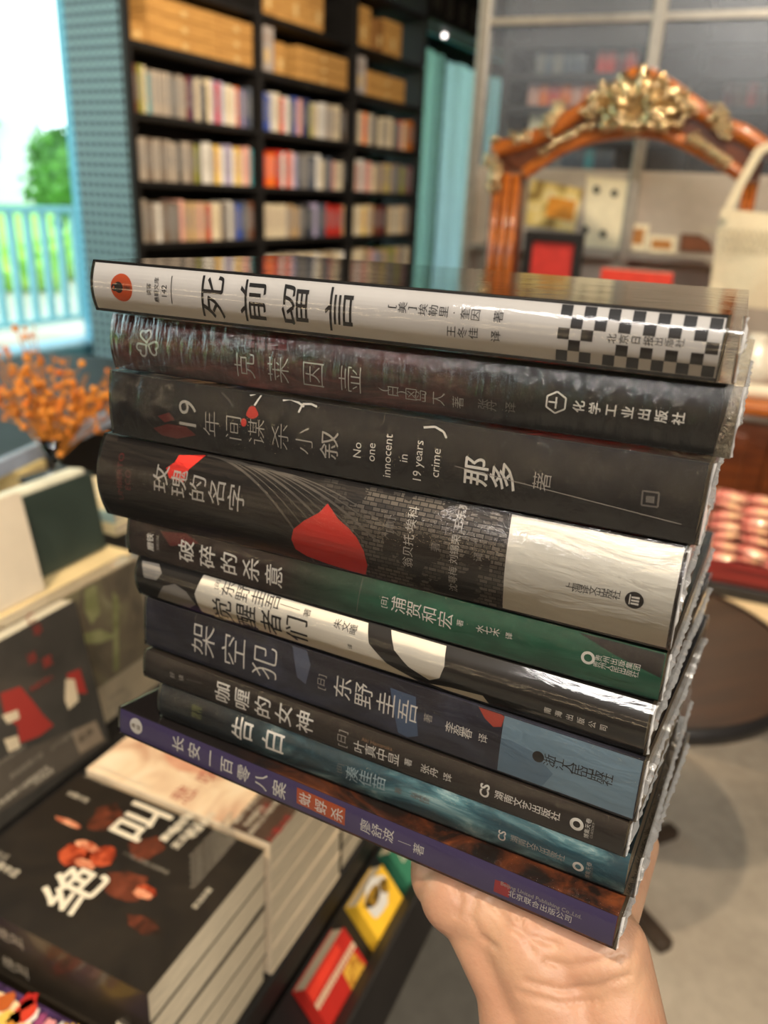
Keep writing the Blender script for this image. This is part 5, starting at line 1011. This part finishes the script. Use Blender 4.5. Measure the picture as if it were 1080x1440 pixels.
b0 = uv(5, 548, 893)[0]; deco(5, 'white_oval', [[(b0, t-.0004), (b0+.003, t*.62), (b0+.009, t*.34), (b0+.017, t*.16), (b0+.021, t*.3), (b0+.0225, t*.6), (b0+.0215, t-.0004)]], WP, .00011, False)
b1 = uv(5, 604, 955)[0]; deco(5, 'white_sliver', [[(b1, .0010), (b1+.006, .0004), (b1+.022, .0004), (b1+.020, t*.20), (b1+.008, t*.14)]], WP, .00012, False)
text(5, 'title_lettering', '觉醒者们', (313, 858), (417, 886), .0112, K_, 1.0, .95, .004); text(5, 'author_lettering', '东野圭吾', (321, 828), (384, 846), .0072, K_, .9, .95, -.004); text(5, 'author_lettering', '[日]', (306, 822), None, .0022, K_, mode='l'); text(5, 'author_lettering', '著', (432, 862), None, .0032, K_)
deco(5, 'title_rule', stroke([uv(5, 394, 849), uv(5, 422, 858)], .0002), K_, .00014, False)
text(5, 'translator_lettering', '朱文曦', (475, 877), (497, 885), .0034, K_, 1.1); text(5, 'translator_lettering', '译', (492.5, 909), None, .0022, K_)
text(5, 'publisher_lettering', '南海出版公司', (770, 999), (849, 1023.5), .0026, W_, 1, 1, .01)
# --- 7 deep blue-black with pale blue end
t_ = NT('deep_blue_cover'); t_.base(t_.ramp(t_.noise((24, 24, 50), 4, .6, 1), [(.35, rgb(30, 31, 42)), (.55, rgb(42, 44, 58)), (.75, rgb(62, 66, 84))])); t_.set(Roughness=.35, Specular_IOR_Level=.3)
held_book(6, 'blue-black spine with thin title and pale blue end, seventh in the held stack', t_.mat, F_TIGHT, False, .0010)
L, t = FRM[6][1:]; c0 = uv(6, 706, 1030)[0]; PB_ = pg('pale_blue_end', rgb(122, 148, 162)); PB3 = pg('mid_blue_print', rgb(98, 124, 142)); PB4 = pg('blue_facet_print', rgb(70, 92, 122))
deco(6, 'pale_blue_end', [[(c0, .0004), (L, .0004), (L, t-.0004), (c0, t-.0004)]], PB_, .00010, False)
deco(6, 'mid_blue_shape', [[(c0, .0004), (c0+.016, .0004), (c0+.019, t*.3), (c0+.012, t*.55), (c0+.003, t*.62), (c0, t*.6)]], PB3, .00013, False)
deco(6, 'blue_facet', [[(549, 967), (585, 980), (588, 1035), (573, 1038), (560, 1030)]], PB4, .00010); deco(6, 'grey_ghost', [[(412, 905), (432, 912), (437, 935), (430, 962), (418, 952)]], pg('ghost_grey', rgb(84, 92, 112)), .00010)
deco(6, 'red_ball', [[uv(6, *p) for p in ((674, 991), (706, 1000), (710, 1008), (705, 1022), (694, 1022), (682, 1010))]], pg('brick_red_print', rgb(176, 66, 50)), .00012, False)
text(6, 'title_lettering', '架空犯', (286, 900), (372, 931), .0152, W_, 1.0, .88, -.012); text(6, 'author_lettering', '[日]', (453, 959), None, .0040, WD, 1, 1, -.01, mode='l')
text(6, 'author_lettering', '东野圭吾', (482, 967), (573.5, 1001), .0094, W_, 1.08, .9, -.004); text(6, 'author_lettering', '著', (602, 1010), None, .0036, WD); text(6, 'translator_lettering', '李盈春', (633, 1022.6), (657, 1031), .0040, W_, 1.1); text(6, 'translator_lettering', '译', (679.4, 1038), None, .0036, W_)
deco(6, 'publisher_emblem', disc(6, (757, 1064), .0020), K_, .00014, False); text(6, 'publisher_lettering', '浙江人民出版社', (772.5, 1069), (854, 1096), .0040, K_, 1.15, 1, .0)
# --- 8 brown-black
t_ = NT('brown_black_cover'); t_.base(t_.ramp(t_.noise((20, 20, 80), 4), [(.35, rgb(36, 32, 30)), (.65, rgb(52, 45, 40))])); t_.set(Roughness=.38, Specular_IOR_Level=.3)
held_book(7, 'thin brown-black spine with a five-character white title, eighth in the held stack', t_.mat, F_TIGHT, False, .0010)
text(7, 'series_lettering', '好读', (242.5, 949), (255, 953), .0028, WD); deco(7, 'series_rule', stroke([uv(7, 262, 955), uv(7, 284, 961)], .0002), GY, .00012, False)
text(7, 'title_lettering', '咖喱的女神', (313, 974), (428.6, 1016), .0092, W_, 1.05, .9, .006)
text(7, 'author_lettering', '[日]', (482, 1039), None, .0046, WD, 1, 1, -.01, mode='l'); text(7, 'author_lettering', '叶真中显', (505, 1050), (553.6, 1067), .0050, W_, 1.1, 1); text(7, 'roman_lettering', 'Aki Hamanaka', (503, 1037), (558, 1055), .0022, pg('tan_ink', rgb(150, 116, 84)), mode='h')
text(7, 'author_lettering', '著', (574, 1072), None, .0032, W_); text(7, 'translator_lettering', '张舟', (598, 1081), (610, 1085.6), .0036, W_, 1.1); text(7, 'translator_lettering', '译', (629.5, 1093), None, .0036, W_)
text(7, 'publisher_emblem', 'CS', (681.6, 1111.7), None, .0046, W_, 1, 1, .03, mode='l'); text(7, 'publisher_lettering', '湖南文艺出版社', (702, 1118.7), (781, 1147.5), .0034, W_, 1, 1, .01)
deco(7, 'swirl_emblem', ring(7, (811, 1159), .0012, .0023, 30), W_, .00014, False); text(7, 'imprint_lettering', '博集天卷', (826, 1165), None, .0019, W_, mode='l'); text(7, 'imprint_lettering', 'CS-BOOKY', (833, 1168), None, .0012, WD, mode='l')
# --- 9 smoky teal
t_ = NT('smoky_teal_cover'); n_ = t_.noise((26, 26, 60), 6, .6, 1.6); k_ = t_.axis(0, .03, .12)
t_.base(t_.mix(k_, t_.ramp(n_, [(.3, rgb(20, 24, 27)), (.7, rgb(36, 44, 48))]), t_.ramp(n_, [(.33, rgb(28, 62, 72)), (.5, rgb(40, 86, 98)), (.62, rgb(96, 140, 146)), (.72, rgb(168, 194, 192))]))); t_.set(Roughness=.38, Specular_IOR_Level=.3)
held_book(8, 'smoky teal spine with a two-character white title, ninth in the held stack', t_.mat, F_TIGHT, False, .0035)
text(8, 'title_lettering', '告白', (340.7, 1026), (384, 1043), .0110, W_, 1.0, 1.0, .006); OL = pg('olive_ink', rgb(110, 116, 62)); text(8, 'note_lettering', '推理', (273, 1000), None, .0030, OL, mode='l'); text(8, 'note_lettering', '名作', (280, 1003), None, .0030, OL, mode='l')
text(8, 'author_lettering', '[日]', (478, 1080), None, .0024, GY, mode='l'); text(8, 'author_lettering', '湊佳苗', (495, 1089), (533, 1101), .0058, pg('pale_teal_ink', rgb(150, 172, 176)), 1.15, 1)
text(8, 'author_lettering', '著', (560, 1112), None, .0030, GY); text(8, 'translator_lettering', '赵玉皎译', (582, 1118), (600, 1126), .0028, GY)
text(8, 'publisher_emblem', 'CS', (706, 1175), None, .0038, W_, 1, 1, .02, mode='l'); text(8, 'publisher_lettering', '湖南文艺出版社', (723.6, 1180), (788.6, 1206), .0030, WD, 1, 1, .0)
deco(8, 'swirl_emblem', ring(8, (813, 1218.6), .0010, .0019, 30), W_, .00014, False); text(8, 'imprint_lettering', '博集天卷', (827, 1224), None, .0018, WD, mode='l'); text(8, 'imprint_lettering', 'CS-BOOKY', (832, 1226), None, .0011, GY, mode='l')
# --- 10 purple
t_ = NT('copper_black_cover'); n_ = t_.noise((34, 34, 34), 5, .65, 2); kx = t_.axis(0, .06, .12)
t_.base(t_.mix(kx, rgb(28, 24, 27), t_.ramp(n_, [(.4, rgb(30, 18, 14)), (.52, rgb(86, 44, 24)), (.68, rgb(140, 78, 42))]))); t_.set(Roughness=.38, Specular_IOR_Level=.3)
held_book(9, 'purple spine with white badge and orange plate, bottom of the held stack', t_.mat, F_SMOOTH, False, .0012)
L, t = FRM[9][1:]; deco(9, 'purple_spine_print', [[(0, .0004), (L, .0004), (L, t-.0004), (0, t-.0004)]], pg('purple_spine', rgb(78, 66, 112), .4), .00005, False)
deco(9, 'round_badge', disc(9, (191.5, 1021), .0036), W_, .00010, False); text(9, 'badge_lettering', '悬疑', (188, 1020), (195, 1023), .0024, pg('badge_ink', rgb(120, 100, 80)), 1, 1)
text(9, 'title_lettering', '长安一百零八案', (250.7, 1046), (392.6, 1110), .0072, W_, 1.05, .95, .008)
deco(9, 'orange_plate', [[(418, 1107), (486, 1137), (485, 1161), (417.5, 1129)]], pg('orange_plate', rgb(190, 88, 44)), .00012); text(9, 'subtitle_lettering', '蚍蜉杀', (429, 1123.5), (474, 1145), .0058, W_, 1, 1, .004, off=.0002)
text(9, 'author_lettering', '廖舒波', (514, 1162), (546, 1174.5), .0050, W_, 1.15, .95); deco(9, 'author_rule', stroke([uv(9, 560, 1182), uv(9, 578, 1189)], .0002), W_, .00012, False); text(9, 'author_lettering', '著', (588.7, 1194.5), None, .0046, W_)
u_a, v_a = uv(9, 706, 1249); deco(9, 'red_stamp', [[(u_a-.0028, v_a-.0026), (u_a+.0028, v_a-.0026), (u_a+.0028, v_a+.0020), (u_a+.0012, v_a+.0027), (u_a-.0028, v_a+.0022)]], pg('stamp_red', rgb(170, 44, 52)), .00012, False)
text(9, 'publisher_lettering', 'Beijing United Publishing Co.,Ltd.', (723, 1250), (798, 1282), .0021, WD, mode='h'); text(9, 'publisher_lettering', '北京联合出版公司', (722, 1258), (796, 1290), .0028, W_, mode='h')
# ================================================================== THE HAND
MB10 = FRM[9][0]; b = MB()
def C2(x, y, z, r): b.ball((x, y, z), r, 0, 24)
PZ = -.0022
# palm: heel mounds and body, in the coordinates of the lowest book (x along its spine, y away, z up; underside at 0)
segs = [((.150, .030, -.0165), (.147, .085, -.0125), .0150, .0105), ((.168, .028, -.0172), (.166, .090, -.0130), .0155, .0110), ((.186, .026, -.0172), (.184, .088, -.0125), .0155, .0105), ((.208, .028, -.0160), (.2105, .080, -.0120), .0138, .0100),
        ((.152, .020, -.0160), (.138, .042, -.0130), .0142, .0112), ((.160, .013, -.0165), (.214, .015, -.0165), .0145, .0148),
        ((.160, .015, -.0150), (.186, .007, -.038), .0122, .0130), ((.186, .007, -.038), (.195, .004, -.052), .0130, .0170), ((.214, .018, -.0165), (.225, .010, -.044), .0150, .0178), ((.188, .011, -.019), (.2085, .007, -.046), .0165, .0185)]
for a, c, r0, r1 in segs: b.cap(a, c, r0, r1, 18)
# forearm running down towards the reader
fa0, fa1 = Vector((.2105, .008, -.048)), MB10.inverted() @ (EYE + CM @ Vector((.095, .36, .235)))
for dx, rr in ((-.0142, .0172), (.0, .0200), (.0162, .0175)): b.cap(fa0 + Vector((dx, 0, 0)), fa1 + Vector((dx*2.2, 0, 0)), rr, rr*1.65, 20)
# fingers under the book, thumb out to the side
FING = [((.146, .086), (.140, .117), (.137, .140), (.136, .160), .0098), ((.165, .090), (.162, .124), (.160, .149), (.159, .170), .0100), ((.188, .088), (.188, .119), (.185, .143), (.185, .163), .0095), ((.208, .080), (.208, .104), (.208, .121), (.207, .138), .0084)]
for p0, p1, p2, p3, r in FING:
    b.cap((*p0, -.0125), (*p1, -.0140), r*1.05, r*.98, 14); b.cap((*p1, -.0140), (*p2, -.0125), r*.98, r*.9, 14); b.cap((*p2, -.0125), (*p3, -.0100), r*.9, r*.76, 14)
    for q in (p1, p2): b.ball((*q, -.0142), r*1.04, 0, 14)
b.cap((.138, .040, -.0135), (.114, .056, -.0135), .0118, .0104, 14); b.cap((.114, .056, -.0135), (.094, .066, -.0120), .0104, .0082, 14); b.ball((.114, .056, -.0138), .0108, 0, 14)
t_ = NT('skin'); n1_ = t_.noise((55,)*3, 4, .6); n2_ = t_.noise((16,)*3, 3)
t_.base(t_.mix(.5, t_.ramp(n1_, [(.3, rgb(148, 112, 88)), (.7, rgb(178, 141, 112))]), t_.ramp(n2_, [(.35, rgb(160, 104, 86)), (.65, rgb(178, 143, 114))])))
t_.set(Roughness=.48, Subsurface_Weight=.18, Subsurface_Scale=.006); t_.p.inputs['Subsurface Radius'].default_value = (1, .35, .2)
t_.bump(t_.math('ADD', t_.noise((500, 500, 500), 3), t_.math('MULTIPLY', t_.noise((120, 300, 120), 3), 1.2)), .35, .0006)
hm = b.mesh('hand', t_.mat, True); tmp = bpy.data.objects.new('hand', hm); COL.objects.link(tmp)
rm = tmp.modifiers.new('skin', 'REMESH'); rm.mode = 'VOXEL'; rm.voxel_size = .0013; sm = tmp.modifiers.new('soft', 'SMOOTH'); sm.factor = .5; sm.iterations = 14
dg = bpy.context.evaluated_depsgraph_get(); me = bpy.data.meshes.new_from_object(tmp.evaluated_get(dg)); bpy.data.objects.remove(tmp)
# wrist and palm creases pressed into the surface, flat contact against the book
CR = [[(768, 1352), (800, 1360), (840, 1352), (880, 1338)], [(742, 1382), (790, 1393), (840, 1388), (893, 1370)], [(735, 1398), (790, 1412), (850, 1408)], [(668, 1262), (662, 1290), (676, 1318), (700, 1335)], [(690, 1268), (716, 1300), (745, 1318), (790, 1330)], [(730, 1290), (738, 1318), (752, 1345)], [(640, 1240), (648, 1268), (640, 1290)]]
cf = MB10.to_3x3().inverted() @ (EYE - MB10 @ Vector((.2, .0, -.02))).normalized(); ci_ = (MB10.inverted() @ EYE)
cl_ = []
for pts in CR:
    for k in range(len(pts)-1):
        for j in range(6): q = j/6; cl_.append((MB10.inverted().to_3x3() @ ray(pts[k][0]*(1-q)+pts[k+1][0]*q, pts[k][1]*(1-q)+pts[k+1][1]*q)).normalized())
nrm = [v.normal.copy() for v in me.vertices]
for v, n in zip(me.vertices, nrm):
    d = v.co - ci_
    if n.dot(d) < 0 and d.length < .36 and v.co.y < .03:
        dn_ = d.normalized(); best = min((dn_-c).length_squared for c in cl_); w_ = math.exp(-best*d.length_squared/(.0011**2)); v.co -= n*.00115*w_
    if v.co.z > PZ and v.co.y > -.001 and v.co.x > .1: v.co.z = PZ + (v.co.z-PZ)*.1
me.update(); me.materials.clear(); me.materials.append(t_.mat); me.polygons.foreach_set('use_smooth', [True]*len(me.polygons))
hand = bpy.data.objects.new('hand', me); COL.objects.link(hand); hand.matrix_world = MB10
tag(hand, 'bare left hand and wrist holding up the wrapped book stack from below', 'hand')
